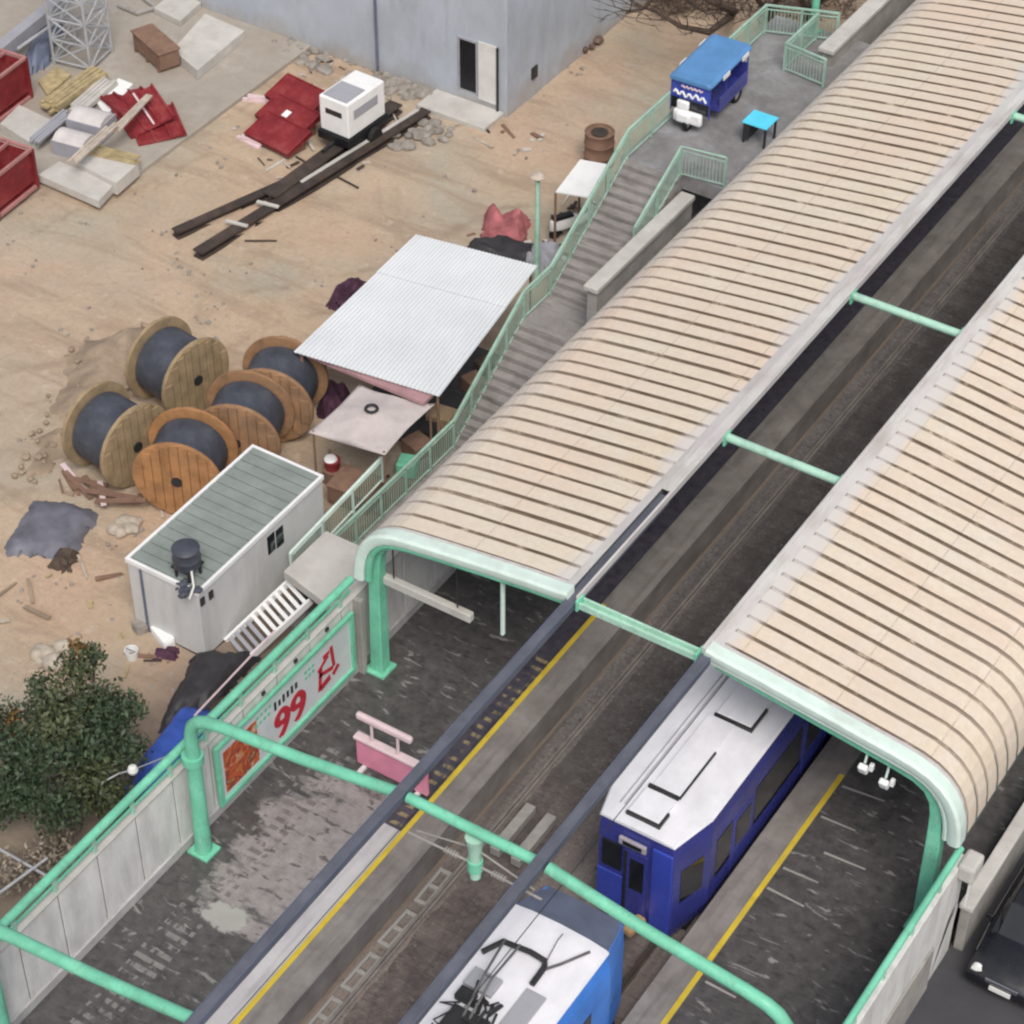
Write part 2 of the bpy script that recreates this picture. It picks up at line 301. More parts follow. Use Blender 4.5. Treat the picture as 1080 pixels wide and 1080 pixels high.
def m_ballast():
    m, nt, b = newmat('track_ballast'); co = N(nt, 'ShaderNodeNewGeometry').outputs['Position']
    v = N(nt, 'ShaderNodeTexVoronoi'); v.inputs['Scale'].default_value = 11; nt.links.new(co, v.inputs['Vector'])
    sx = N(nt, 'ShaderNodeSeparateXYZ'); nt.links.new(co, sx.inputs[0])
    n = noise(nt, co, .6, 7, .65, .4)
    c = ramp(nt, n, [(.3, (.17, .16, .16)), (.5, (.24, .222, .215)), (.7, (.32, .285, .265))])
    c = mix(nt, ramp(nt, v.outputs['Distance'], [(.0, .0), (.6, .5)]), c, (.05, .045, .045))
    oil = math_(nt, 'LESS_THAN', math_(nt, 'ABSOLUTE', math_(nt, 'SUBTRACT', math_(nt, 'ABSOLUTE', math_(nt, 'ADD', sx.outputs['X'], math_(nt, 'MULTIPLY', math_(nt, 'SUBTRACT', n, .5), .5))), 1.88)), .62)
    # rusty brown dust lies on the open bays, fading to plain grey under the canopies
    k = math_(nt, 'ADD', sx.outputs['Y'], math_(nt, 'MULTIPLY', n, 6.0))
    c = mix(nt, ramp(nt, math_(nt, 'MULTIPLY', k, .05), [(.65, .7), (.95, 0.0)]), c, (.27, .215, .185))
    c = mix(nt, math_(nt, 'MULTIPLY', oil, ramp(nt, noise(nt, co, 1.7, 6, .7), [(.35, .85), (.65, .25)])), c, (.065, .052, .048))
    spk = noise(nt, co, 7, 5, .75); c = mix(nt, ramp(nt, spk, [(.58, 0.0), (.68, .6)]), c, (.33, .28, .25)); c = mix(nt, ramp(nt, spk, [(.34, .7), (.42, 0.0)]), c, (.03, .027, .027))
    st = noise(nt, stretch(nt, co, (2.2, .1, 1)), 1, 5, .6, .2); c = mix(nt, ramp(nt, st, [(.45, 0.0), (.65, .7)]), c, (.08, .07, .068))
    nt.links.new(c, b.inputs['Base Color']); b.inputs['Roughness'].default_value = .8
    bump(nt, b, v.outputs['Distance'], .35, .04); return m
def m_leaf(name, a, c2, t=.25):
    m, nt, b = newmat(name)
    g = N(nt, 'ShaderNodeNewGeometry')
    c = ramp(nt, g.outputs['Random Per Island'], [(0, a), (.6, c2), (1, tuple(x*1.5 for x in c2))])
    nt.links.new(c, b.inputs['Base Color']); b.inputs['Roughness'].default_value = .6
    return m
def m_art():
    m, nt, b = newmat('poster_picture'); co = coords(nt)
    n = noise(nt, co, 2.2, 4, .6, 1.5)
    c = ramp(nt, n, [(.3, (.60, .60, .58)), (.43, (.55, .20, .05)), (.52, (.50, .07, .03)), (.62, (.16, .05, .04)), (.72, (.60, .40, .15))])
    nt.links.new(c, b.inputs['Base Color']); b.inputs['Roughness'].default_value = .5; return m
def m_asphalt():
    m, nt, b = newmat('asphalt'); co = coords(nt)
    c = ramp(nt, noise(nt, co, .6, 8, .7), [(.3, (.045, .044, .05)), (.7, (.075, .072, .08))])
    nt.links.new(c, b.inputs['Base Color']); b.inputs['Roughness'].default_value = .6
    bump(nt, b, noise(nt, co, 40, 3), .2, .01); return m
def m_plaza():
    m, nt, b = newmat('plaza_concrete'); co = coords(nt)
    n = noise(nt, co, .7, 7, .65, .4)
    c = ramp(nt, n, [(.3, (.17, .162, .162)), (.5, (.25, .24, .24)), (.7, (.35, .35, .37))])
    c = mix(nt, ramp(nt, noise(nt, co, 4, 6, .7), [(.35, .35), (.6, 0.0)]), c, (.12, .11, .11))
    nt.links.new(c, b.inputs['Base Color']); b.inputs['Roughness'].default_value = .55
    bump(nt, b, n, .1, .02); return m
def m_stair():
    m, nt, b = newmat('stair_concrete'); co = coords(nt)
    n = noise(nt, co, 1.6, 7, .7, .4)
    c = ramp(nt, n, [(.3, (.21, .19, .18)), (.6, (.31, .285, .275)), (.75, (.38, .355, .355))])
    st = noise(nt, coords(nt, scale=(.7, 6, 6)), 1, 4, .6); c = mix(nt, ramp(nt, st, [(.55, 0.0), (.66, .55)]), c, (.085, .08, .08))
    nt.links.new(c, b.inputs['Base Color']); b.inputs['Roughness'].default_value = .75
    bump(nt, b, noise(nt, co, 20, 4), .2, .02); return m
def m_pad():
    m, nt, b = newmat('pad_concrete'); co = coords(nt)
    c = ramp(nt, noise(nt, co, .4, 7, .65, .3), [(.3, (.33, .285, .235)), (.6, (.40, .36, .315)), (.75, (.46, .43, .40))])
    c = mix(nt, ramp(nt, noise(nt, co, 3, 6, .7), [(.35, .4), (.6, 0.0)]), c, (.28, .24, .20))
    nt.links.new(c, b.inputs['Base Color']); b.inputs['Roughness'].default_value = .9
    bump(nt, b, noise(nt, co, 10, 5), .3, .03); return m
m_bldg()
MAT['ground'] = m_ground(); MAT['platform'] = m_platform(); MAT['tactile'] = m_tactile()
MAT['edge_l'] = m_edge('worn_edge_slab', (.48, .455, .47), (.60, .575, .58)); MAT['edge_d'] = m_edge('grimy_edge_slab', (.175, .155, .145), (.31, .285, .27))
MAT['roof'] = m_roof(); MAT['groove'] = m_groove(); MAT['rim'] = m_rim(); MAT['ballast'] = m_ballast()
MAT['leaf'] = m_leaf('green_leaves', (.022, .04, .02), (.045, .07, .034)); MAT['leaf_olive'] = m_leaf('olive_leaves', (.03, .042, .018), (.065, .08, .032)); MAT['leaf_or'] = m_leaf('autumn_leaves', (.10, .05, .015), (.20, .11, .03))
MAT['leaf_pale'] = m_leaf('dry_leaves', (.16, .13, .10), (.26, .22, .17)); MAT['twig'] = m_leaf('dry_twigs', (.06, .042, .035), (.12, .08, .06))
MAT['art'] = m_art(); MAT['asphalt'] = m_asphalt(); MAT['plaza'] = m_plaza(); MAT['stair'] = m_stair(); MAT['pad'] = m_pad()

# ------------------------------------------------------------------ mesh builder
class MB:
    def __init__(s): s.v = []; s.f = []; s.mi = []; s.k = 0
    def add(s, vs, fs):
        o = len(s.v); s.v += [Vector(p) for p in vs]
        for f in fs: s.f.append([i+o for i in f]); s.mi.append(s.k)
        return s
    def box(s, a, b, M4=None):
        (x0, y0, z0), (x1, y1, z1) = a, b
        vs = [Vector(p) for p in ((x0, y0, z0), (x1, y0, z0), (x1, y1, z0), (x0, y1, z0), (x0, y0, z1), (x1, y0, z1), (x1, y1, z1), (x0, y1, z1))]
        if M4: vs = [M4 @ p for p in vs]
        return s.add(vs, [(0, 3, 2, 1), (4, 5, 6, 7), (0, 1, 5, 4), (1, 2, 6, 5), (2, 3, 7, 6), (3, 0, 4, 7)])
    def cbox(s, c, size, rz=0, rx=0, ry=0):
        h = Vector(size)/2; T = Matrix.Translation(Vector(c)) @ Matrix.Rotation(rz, 4, 'Z') @ Matrix.Rotation(ry, 4, 'Y') @ Matrix.Rotation(rx, 4, 'X')
        return s.box(-h, h, T)
    def tube(s, pts, r, n=8, cap=True, square=False):
        pts = [Vector(p) for p in pts]; rs = r if isinstance(r, (list, tuple)) else [r]*len(pts)
        if square: n = 4
        vs = []; up = None
        for i, p in enumerate(pts):
            t = (pts[min(i+1, len(pts)-1)]-pts[max(i-1, 0)]).normalized()
            if up is None:
                up = Vector((0, 0, 1)) if abs(t.z) < .9 else Vector((0, 1, 0))
            a = t.cross(up)
            if a.length < 1e-4: a = t.cross(Vector((1, 0, 0)))
            a.normalize(); b2 = a.cross(t).normalized(); up = b2
            off = math.pi/4 if square else 0; k = math.sqrt(2) if square else 1
            for j in range(n):
                w = 2*math.pi*j/n+off; vs.append(p+(a*math.cos(w)+b2*math.sin(w))*rs[i]*k)
        fs = []
        for i in range(len(pts)-1):
            for j in range(n):
                q = (j+1) % n; fs.append((i*n+j, i*n+q, (i+1)*n+q, (i+1)*n+j))
        if cap: fs.append(tuple(range(n-1, -1, -1))); fs.append(tuple((len(pts)-1)*n+j for j in range(n)))
        return s.add(vs, fs)
    def cyl(s, p, q, r, n=20, r2=None): return s.tube([p, q], [r, r if r2 is None else r2], n)
    def lathe(s, prof, c=(0, 0, 0), n=24, M4=None):
        vs = []; c = Vector(c)
        for (r, z) in prof:
            for j in range(n):
                w = 2*math.pi*j/n; p = Vector((r*math.cos(w), r*math.sin(w), z)); vs.append((M4 @ p if M4 else p)+c)
        fs = [(i*n+j, i*n+(j+1) % n, (i+1)*n+(j+1) % n, (i+1)*n+j) for i in range(len(prof)-1) for j in range(n)]
        return s.add(vs, fs)
    def loft(s, secs, closed=True, cap=True):
        n = len(secs[0]); vs = [p for sec in secs for p in sec]; fs = []
        for i in range(len(secs)-1):
            for j in range(n if closed else n-1):
                q = (j+1) % n; fs.append((i*n+j, i*n+q, (i+1)*n+q, (i+1)*n+j))
        if cap and closed: fs.append(tuple(range(n-1, -1, -1))); fs.append(tuple((len(secs)-1)*n+j for j in range(n)))
        return s.add(vs, fs)
    def quad(s, a, b, c, d): return s.add([a, b, c, d], [(0, 1, 2, 3)])
    def slab(s, pts, t):
        """plate of thickness t below a planar outline"""
        n = len(pts); pts = [Vector(p) for p in pts]; lo = [p-Vector((0, 0, t)) for p in pts]
        return s.add(pts+lo, [tuple(range(n)), tuple(range(2*n-1, n-1, -1))]+[(i, i+n, (i+1) % n+n, (i+1) % n) for i in range(n)])
    def build(s, name, mats, parent=None, smooth=False, bevel=0, local=False, fix=True):
        me = bpy.data.meshes.new(name)
        off = Vector((0, 0, 0))
        if parent is not None and not local:
            q = parent
            while q is not None: off = off+Vector(q.location); q = q.parent
        me.from_pydata([tuple(p-off) for p in s.v], [], s.f)
        mats = mats if isinstance(mats, (list, tuple)) else [mats]
        for m in mats: me.materials.append(MAT[m] if isinstance(m, str) else m)
        if len(mats) > 1: me.polygons.foreach_set('material_index', s.mi)
        if fix:
            bm = bmesh.new(); bm.from_mesh(me); bmesh.ops.recalc_face_normals(bm, faces=bm.faces[:]); bm.to_mesh(me); bm.free()
        if smooth: me.polygons.foreach_set('use_smooth', [True]*len(me.polygons))
        me.update()
        o = bpy.data.objects.new(name, me); col.objects.link(o)
        if parent is not None: o.parent = parent
        if bevel:
            bv = o.modifiers.new('bevel', 'BEVEL'); bv.width = bevel; bv.segments = 2; bv.limit_method = 'ANGLE'; bv.angle_limit = R(40)
        if smooth:
            try: me.set_sharp_from_angle(angle=R(40))
            except Exception: pass
        return o
def tag(o, label, cat, group=None):
    o['label'] = label; o['category'] = cat
    if group: o['group'] = group
    return o
def thing(name, label, cat, loc=(0, 0, 0), rz=0, group=None):
    o = bpy.data.objects.new(name, None); col.objects.link(o); o.location = loc; o.rotation_euler = (0, 0, rz); o.empty_display_size = .3
    return tag(o, label, cat, group)
def struct(name, mb, m, **k):
    o = mb.build(name, m, None, **k); o['kind'] = 'structure'; return o
def dup(o, parent=None):
    c = o.copy(); col.objects.link(c)
    if parent is not None: c.parent = parent
    for ch in [x for x in bpy.data.objects if x.parent == o]: dup(ch, c)
    return c
def copy_thing(o, loc, rz=None, label=None):
    c = dup(o); c.location = loc
    if rz is not None: c.rotation_euler = (0, 0, rz)
    if label: c['label'] = label
    return c
def heap(pts, h, z, n=16, rough=.25, seed=0, skirt=True):
    """rumpled sheet or heap over a quad outline given as four ground points"""
    rnd = random.Random(seed); a, b, c, d = [Vector(p) for p in pts]; mb = MB(); vs = []
    ph = [(rnd.uniform(1, 4), rnd.uniform(1, 4), rnd.uniform(0, 6)) for _ in range(6)]
    for i in range(n+1):
        for j in range(n+1):
            u, v = i/n, j/n
            p = (a*(1-u)+b*u)*(1-v)+(d*(1-u)+c*u)*v
            e = min(1, 5*min(u, 1-u))*min(1, 5*min(v, 1-v))
            w = sum(math.sin(fx*u*3+fy*v*3+q) for fx, fy, q in ph)/6
            hh = h*(e**.6)*(1+min(rough, .45)*w*1.5+rnd.uniform(-rough, rough)*.12)
            edge = 1-e
            p = p+Vector((rnd.uniform(-1, 1), rnd.uniform(-1, 1), 0))*.1*edge
            vs.append(Vector((p.x, p.y, z-.05+max(0, hh))))
    mb.add(vs, [(i*(n+1)+j, (i+1)*(n+1)+j, (i+1)*(n+1)+j+1, i*(n+1)+j+1) for i in range(n) for j in range(n)])
    return mb
def rocks(mb, centre, rad, n, s0, s1, z, rnd):
    for _ in range(n):
        a = rnd.uniform(0, 6.28); q = rad*math.sqrt(rnd.random()); s = rnd.uniform(s0, s1)
        c = Vector((centre[0]+q*math.cos(a), centre[1]+q*math.sin(a), z+s*.3))
        bm = bmesh.new(); bmesh.ops.create_icosphere(bm, subdivisions=1 if s < .09 else 2, radius=s)
        k = Vector((rnd.uniform(.7, 1.3), rnd.uniform(.7, 1.3), rnd.uniform(.5, .8)))
        vs = [c+Vector((v.co.x*k.x, v.co.y*k.y, v.co.z*k.z))*rnd.uniform(.88, 1.1) for v in bm.verts]
        mb.add(vs, [[v.index for v in f.verts] for f in bm.faces]); bm.free()

# ================================================================== SETTING
def make_ground():
    mb = MB(); n = 150; x0, x1, y0, y1 = -48.0, -8.4, 0.0, 56.0; rnd = random.Random(3)
    from mathutils import noise as NZ
    nx, ny = 130, 180; vs = []
    for i in range(nx+1):
        for j in range(ny+1):
            x = x0+(x1-x0)*i/nx; y = y0+(y1-y0)*j/ny
            z = GZ+.10*NZ.noise(Vector((x*.35, y*.35, 0)))+.05*NZ.noise(Vector((x*1.3, y*1.3, 5)))
            e = min(1, (x-x0)/3, (x1-x)/1.5, (y-y0)/3, (y1-y)/3)
            vs.append((x, y, GZ+(z-GZ)*max(0, e)))
    mb.add(vs, [(i*(ny+1)+j, (i+1)*(ny+1)+j, (i+1)*(ny+1)+j+1, i*(ny+1)+j+1) for i in range(nx) for j in range(ny)])
    B = 400
    for (a, b, c, d) in ((-B, -B, x0, B), (x1, -B, B, B), (x0, -B, x1, y0), (x0, y1, x1, B)):
        mb.add([(a, b, GZ), (c, b, GZ), (c, d, GZ), (a, d, GZ)], [(0, 1, 2, 3)])
    struct('ground', mb, 'ground', smooth=True, fix=False)
make_ground()
Y0, Y1 = -25.0, 95.0
# track bed between the platforms, with a raised shoulder beside the left platform
struct('trackbed', MB().box((-3.2, Y0, -1.6), (3.2, Y1, -.985+.0)), 'ballast')
for s in (-1, 1):
    X = lambda a: s*a
    mb = MB(); a, b = sorted((X(8.12), X(4.95 if s < 0 else 4.1))); mb.box((a, Y0, -1.5), (b, Y1, 0)); struct('platform', mb, 'platform')
    mb = MB(); a, b = sorted((X(4.95 if s < 0 else 4.1), X(3.23))); mb.box((a, Y0, -.25), (b, Y1, -.004)); a, b = sorted((X(4.9 if s < 0 else 4.05), X(3.29))); mb.box((a, Y0, -1.5), (b, Y1, -.25))
    struct('platform_edge', mb, 'edge_d')
    mb = MB(); a, b = sorted((X(4.09), X(3.96))); mb.box((a, Y0, -.02), (b, 19.5 if s < 0 else 17.5, .006)); struct('yellow_line', mb, 'yellow')  # yellow stops short under each canopy, standing in for the shade there
# bright worn slabs and tactile paving behind the yellow line on the left platform
struct('platform_strip', MB().box((-4.93, Y0, -.02), (-4.10, 10.1, .004)), 'edge_l')
struct('tactile_strip', MB().box((-5.0, 10.1, -.02), (-4.10, Y1, .004)), 'tactile')
struct('road', MB().box((8.35, -60, -.9), (60, 140, -.6)), 'asphalt')
struct('concrete_pad', MB().box((-60, 27.5, -1.4), (-28.4, 70, -.83)), 'pad', bevel=.03)

# pale worn strips across the right platform, behind its yellow line
mb = MB()
for u0, v0, u1, v1 in ((809, 936, 848, 956), (826, 915, 863, 931), (869, 899, 913, 917), (866, 861, 902, 876), (888, 829, 933, 845), (744, 1035, 776, 1052)):
    a, b = PZ(u0, v0, .003), PZ(u1, v1, .003); d = (b-a).normalized(); n_ = Vector((-d.y, d.x, 0))*.035; mb.slab([a-n_, b-n_*.7, b+n_*.7, a+n_], .02)
struct('worn_marking', mb, 'concrete')
# rails and sleepers
def track(cx, label):
    t = thing('railway_track', label, 'track', (cx, 0, -1.0), 0, 'tracks between the platforms')
    for s in (-1, 1):
        x = s*.7175
        sec = lambda y: [Vector((x+a, y, b)) for a, b in ((-.07, .10), (.07, .10), (.07, .12), (.02, .14), (.02, .21), (.036, .22), (.036, .255), (-.036, .255), (-.036, .22), (-.02, .21), (-.02, .14), (-.07, .12))]
        MB().loft([sec(Y0), sec(Y1)]).build('rail', 'railsteel' if (cx < 0 and s < 0) else 'rust', t, local=True)
    first = MB().box((-1.2, -.11, 0), (1.2, .11, .045)).build('sleeper', 'ballast', t, bevel=.015, local=True)
    first.location.y = -8
    for k in range(1, 78):
        c = first.copy(); col.objects.link(c); c.parent = t; c.location.y = -8+k*.68
    return t
track(-1.93, 'empty left railway track in front of the train'); track(1.72, 'right track underneath the blue train cars')
# pale concrete cable-trough lids lying in pieces along the empty track
tr = [(y, -2.98+.02*((i*7) % 3)) for i, y in enumerate((1.2, 2.6, 4.0, 5.4, 6.9, 8.3, 9.7))]
lid = thing('cable_trough', 'open concrete trough frame beside the outer rail of the left track', 'concrete trough', (0, 0, 0), 0, 'concrete trough frames along the left track')
m = MB()
for a, b in (((-.18, -.6, 0), (-.10, .6, .14)), ((.10, -.6, 0), (.18, .6, .14)), ((-.1, -.6, 0), (.1, -.48, .137)), ((-.1, .48, 0), (.1, .6, .137)), ((-.1, -.06, 0), (.1, .06, .137))): m.box(a, b)
m.build('frame', 'concrete', lid, local=True, bevel=.015)
lid.location = (-3.0+.1, 5.2, -.6-.4)
for y in (6.7, 8.2, 9.7): copy_thing(lid, (-2.9, y, -1.0), R(random.uniform(-3, 3)))
for (y0, y1, w) in ((11.3, 13.0, .14),):
    t = thing('trough_channel', 'pale parallel concrete kerbs between the rails just past the green tie', 'concrete trough', (-1.9, y0, -1.0))
    for x in (-2.2, -1.6): MB().box((x-w, y0, -.9), (x+w, y1, -.62)).build('kerb', 'concrete', t, bevel=.03)

# ================================================================== CANOPIES
PROF = [(1.72, 6.04), (3.0, 5.88), (4.36, 5.70), (5.5, 5.54), (6.4, 5.40), (6.85, 5.31), (7.2, 5.17), (7.48, 4.97), (7.7, 4.71), (7.85, 4.42), (7.95, 4.09), (8.0, 3.76), (8.02, 3.40)]
def canopy(s, label):
    yf, ye, pitch, gw = (13.92 if s < 0 else 14.05), 92.0, .553, .125
    c = thing('station_canopy', label, 'canopy', (s*7.6, yf, 0))
    prof = [(s*(x if s < 0 else x+.09*max(0, x-5.5)), z) for x, z in PROF]
    if s < 0: inner = 1.86
    else: inner = 1.72
    prof[0] = (s*inner, 6.04-(inner-1.72)*.125)
    gx = [(inner+.24), 7.6]                     # grooves run between these
    # refine the profile where the grooves start
    P = [prof[0], (s*(inner+.24), prof[0][1]-.055)]+prof[1:] if s > 0 else [prof[0], (s*(inner+.24), prof[0][1]-.055)]+[p for p in prof[1:] if abs(p[0]) > inner+.5]
    rim = MB(); sheet = MB()
    ys = [yf]; y = yf+.42; rows = []
    while y < ye: rows.append(y); y += pitch
    n = len(P)
    # inner pale gutter strip and front band without grooves
    def strip(mb, ya, yb, i0, i1, dz=0):
        for i in range(i0, i1):
            a, b = P[i], P[i+1]
            mb.quad((a[0], ya, a[1]+dz), (b[0], ya, b[1]+dz), (b[0], yb, b[1]+dz), (a[0], yb, a[1]+dz))
    strip(rim, yf, ye, 0, 1); strip(rim, yf, rows[0], 1, n-1)
    def norm(i):
        a = P[max(i-1, 0)]; b = P[min(i+1, n-1)]; d = Vector((b[0]-a[0], 0, b[1]-a[1])).normalized(); v = Vector((-d.z, 0, d.x))
        return v if v.z*1.0+abs(v.x)*.0 > 0 or (v.x*s > 0) else -v
    nor = [norm(i) for i in range(n)]
    for i, v in enumerate(nor):
        if v.x*s < -.01 or (abs(v.x) < .2 and v.z < 0): nor[i] = -v
    def at(i, h): return Vector((P[i][0], 0, P[i][1]))+nor[i]*h
    rnd = random.Random(5+s)
    for r in rows:
        w = gw*rnd.uniform(.7, 1.25); d0 = rnd.uniform(-.012, .012)
        for i in range(1, n-1):
            k = .06
            def q(y, h, ii): p = at(ii, h); return (p.x, y, p.z)
            pan0, pan1 = r+w/2+d0, r+pitch-gw/2
            sheet.k = 0; sheet.quad(q(r+w/2+d0, 0, i), q(r+w/2+d0, 0, i+1), q(r+pitch-w*.0-gw/2, 0, i+1), q(r+pitch-gw/2, 0, i))
            sheet.k = 1; sheet.quad(q(r-gw/2, 0, i), q(r-gw/2, 0, i+1), q(r-gw/2+.012, -k, i+1), q(r-gw/2+.012, -k, i))
            sheet.quad(q(r-gw/2+.012, -k, i), q(r-gw/2+.012, -k, i+1), q(r+w/2+d0-.012, -k, i+1), q(r+w/2+d0-.012, -k, i))
            sheet.quad(q(r+w/2+d0-.012, -k, i), q(r+w/2+d0-.012, -k, i+1), q(r+w/2+d0, 0, i+1), q(r+w/2+d0, 0, i))
    sheet.build('roof_sheet', ['roof', 'groove'], c, fix=False)
    rim.build('gutter_strip', 'rim', c, fix=False)
    # soffit
    sf = MB(); pr = [(x, z-.14) for x, z in P]
    for i in range(n-1):
        a, b = pr[i], pr[i+1]; sf.quad((a[0], yf, a[1]), (a[0], ye, a[1]), (b[0], ye, b[1]), (b[0], yf, b[1]))
    sf.build('soffit', 'soffit', c, fix=False)
    # rounded front fascia: a pale hollow band following the roof line
    def off(h): return [at(i, h) for i in range(n)]
    top, bot = off(.03), off(-.27)
    secs = []
    for i in range(n):
        t0, b0 = top[i], bot[i]
        secs.append([Vector((t0.x, yf+.30, t0.z)), Vector((t0.x, yf+.02, t0.z)), Vector((t0.x*.8+b0.x*.2, yf-.045, t0.z*.8+b0.z*.2)),
                     Vector((b0.x*.7+t0.x*.3, yf-.05, b0.z*.7+t0.z*.3)), Vector((b0.x, yf, b0.z)), Vector((b0.x, yf+.22, b0.z))])
    MB().loft(secs).build('fascia', 'mint', c, smooth=True)
    # green lip under the fascia
    lip = [at(i, -.35) for i in range(n)]
    MB().tube([(p.x, yf+.12, p.z) for p in lip], .095, 8).build('fascia_lip', 'green' if s < 0 else 'mint', c, smooth=True)
    # inner edge trim
    if s < 0: MB().box((-1.64, yf, 5.84), (-1.58, ye, 6.06)).box((-1.88, 18.3, 5.98), (-1.64, ye, 6.03)).build('edge_trim', 'rim', c, bevel=.02)
    else: MB().box((1.60, yf, 5.76), (1.715, ye, 6.06)).build('edge_trim', 'rim', c, bevel=.02)
    # frames: column that bends over and carries the roof
    for k in range(0, 6):
        y = 14.32+7*k
        path = [(s*7.66, y, .06), (s*7.62, y, 3.2), (s*7.58, y, 3.9), (s*7.5, y, 4.28), (s*7.3, y, 4.58), (s*6.95, y, 4.77), (s*6.4, y, 4.87), (s*4.4, y, 5.16), (s*1.9, y, 5.5)]
        f = MB().tube(path, [.19, .165, .15, .145, .14, .135, .13, .13, .12], 4, square=True).build('frame', 'green', c, bevel=.03)
        MB().cbox((s*7.66, y, .035), (.62, .62, .07)).build('base_plate', 'green', f, bevel=.01)
    return c
canL = canopy(-1, 'left ribbed cream canopy roof with mint front edge, over the platform with the billboard')
canR = canopy(1, 'right ribbed cream canopy roof covering the blue train, curving down beside the road')

# hanging things under the canopy mouth
t = thing('hanging_pole', 'thin mint pole hanging from the front edge of the left canopy', 'pole', (-3.85, 14.1, 3.3))
MB().cyl((-3.85, 14.25, 3.45), (-3.85, 14.25, 5.3), .06).build('pole_shaft', 'mint', t, smooth=True); MB().cbox((-3.85, 14.25, 3.40), (.10, .12, .10)).build('camera_head', 'mint', t, bevel=.03)
t = thing('light_fixture', 'long pale light bar slung under the mouth of the left canopy', 'light fixture', (-6.3, 14.5, 3.2))
MB().cbox((-6.25, 14.45, 3.2), (2.75, .2, .26)).build('housing', 'concrete_lt', t, bevel=.03)
for x in (-7.2, -5.3): MB().cyl((x, 14.45, 3.3), (x, 14.45, 4.9), .02).build('hanger', 'dark', t)
for i, (u, v) in enumerate(((912, 806), (934, 822))):
    p = PY(u, v, 14.25)
    t = thing('floodlight', ['white floodlight under the right canopy edge, the one nearer the train', 'white floodlight under the right canopy edge, the one nearer the road'][i], 'floodlight', p, 0, 'floodlights under the right canopy')
    MB().cbox(p-Vector((0, .05, .1)), (.22, .16, .3), rx=R(25)).build('lamp_head', 'white', t, bevel=.04)
    MB().tube([p+Vector((0, 0, .05)), p+Vector((0, .1, .35)), p+Vector((0, .2, .5))], .03).build('bracket', 'mint', t)
    MB().cbox(p+Vector((.17, .0, .0)), (.1, .12, .2)).build('ballast_box', 'white', t, bevel=.02)

# ================================================================== BEAMS AND PORTALS
for s, ye, lab in ((-1, 18.25, 'left blue-grey steel beam running above the platform edge into the left canopy'), (1, 14.03, 'right blue-grey steel beam running above the train to the right canopy')):
    t = thing('longitudinal_beam', lab, 'steel beam', (s*1.75, -12, 5.6), 0, 'steel beams above the platform edges')
    x = s*1.75
    MB().box((x-.105, -14, 5.84), (x+.105, ye, 5.88)).box((x-.105, -14, 5.65), (x-.085, ye, 5.84)).box((x+.085, -14, 5.65), (x+.105, ye, 5.84)).box((x-.08, -14, 5.62), (x+.08, ye, 5.648)).build('channel', 'steel', t)
    m = MB(); m.box((x-.12, -14, 5.85), (x-.106, ye, 5.905)); m.build('lip', 'slate', t); m = MB(); m.box((x+.106, -14, 5.85), (x+.12, ye, 5.905)); m.build('lip', 'slate', t)
def portal(y, label, hanging=False, full=True):
    t = thing('portal_frame', label, 'steel frame', (0, y, 0), 0, 'green portal frames')
    for s in ((-1, 1) if full else (-1,)):
        path = [(s*7.70, y, .06), (s*7.66, y, 3.2), (s*7.64, y, 4.15), (s*7.56, y, 4.45), (s*7.38, y, 4.68), (s*7.1, y, 4.83), (s*6.6, y, 4.93), (s*4.4, y, 5.22), (s*1.9, y, 5.68)]
        f = MB().tube(path, [.21, .18, .16, .16, .155, .15, .145, .14, .135], 12).build('arm', 'green', t, smooth=True)
        g = MB().cbox((s*7.70, y, .04), (.6, .55, .08)).build('base_plate', 'green', t, bevel=.01)
        MB().cyl((s*7.68, y, 3.18), (s*7.68, y, 3.42), .26, 14).build('collar', 'green', f, smooth=True)
    if full: MB().tube([(-1.6, y, 5.7), (1.6, y, 5.7)], .125, 12).build('tie', 'green', t, smooth=True)
    if hanging:
        MB().tube([(.1, y, 5.5), (.1, y, 5.1), (.1, y, 4.2)], [.22, .15, .12], 10).build('drop_post', 'green_pale', t, smooth=True)
        MB().cyl((.1, y, 4.45), (.1, y, 4.75), .17).build('clamp', 'green', t, smooth=True)
        for s in (-1, 1):
            a = MB().tube([(.1+s*.15, y, 4.6), (.1+s*1.7, y-.05, 4.62)], .03).build('cantilever', 'concrete', t)
            MB().tube([(.1+s*.12, y, 5.1), (.1+s*1.5, y, 4.75)], .022).build('stay', 'concrete', a)
            m = MB()
            for k in range(5): m.cyl((.1+s*(.45+k*.07), y, 4.6), (.1+s*(.48+k*.07), y, 4.6), .075, 10)
            m.build('insulator', 'concrete', a)
    return t
portal(.1, 'green arched arm at the lower left corner of the platform', full=False)
portal(7.05, 'green portal frame spanning both platforms in front of the canopies, with a hanging post', True)
portal(-7, 'green arm on the left platform nearest the viewer', full=False)
labs = ['first green tie beam, at the front edges of the two canopies', 'second green tie beam between the canopies', 'third green tie beam between the canopies', 'farthest visible green tie beam between the canopies', 'hidden green tie far down between the canopies']
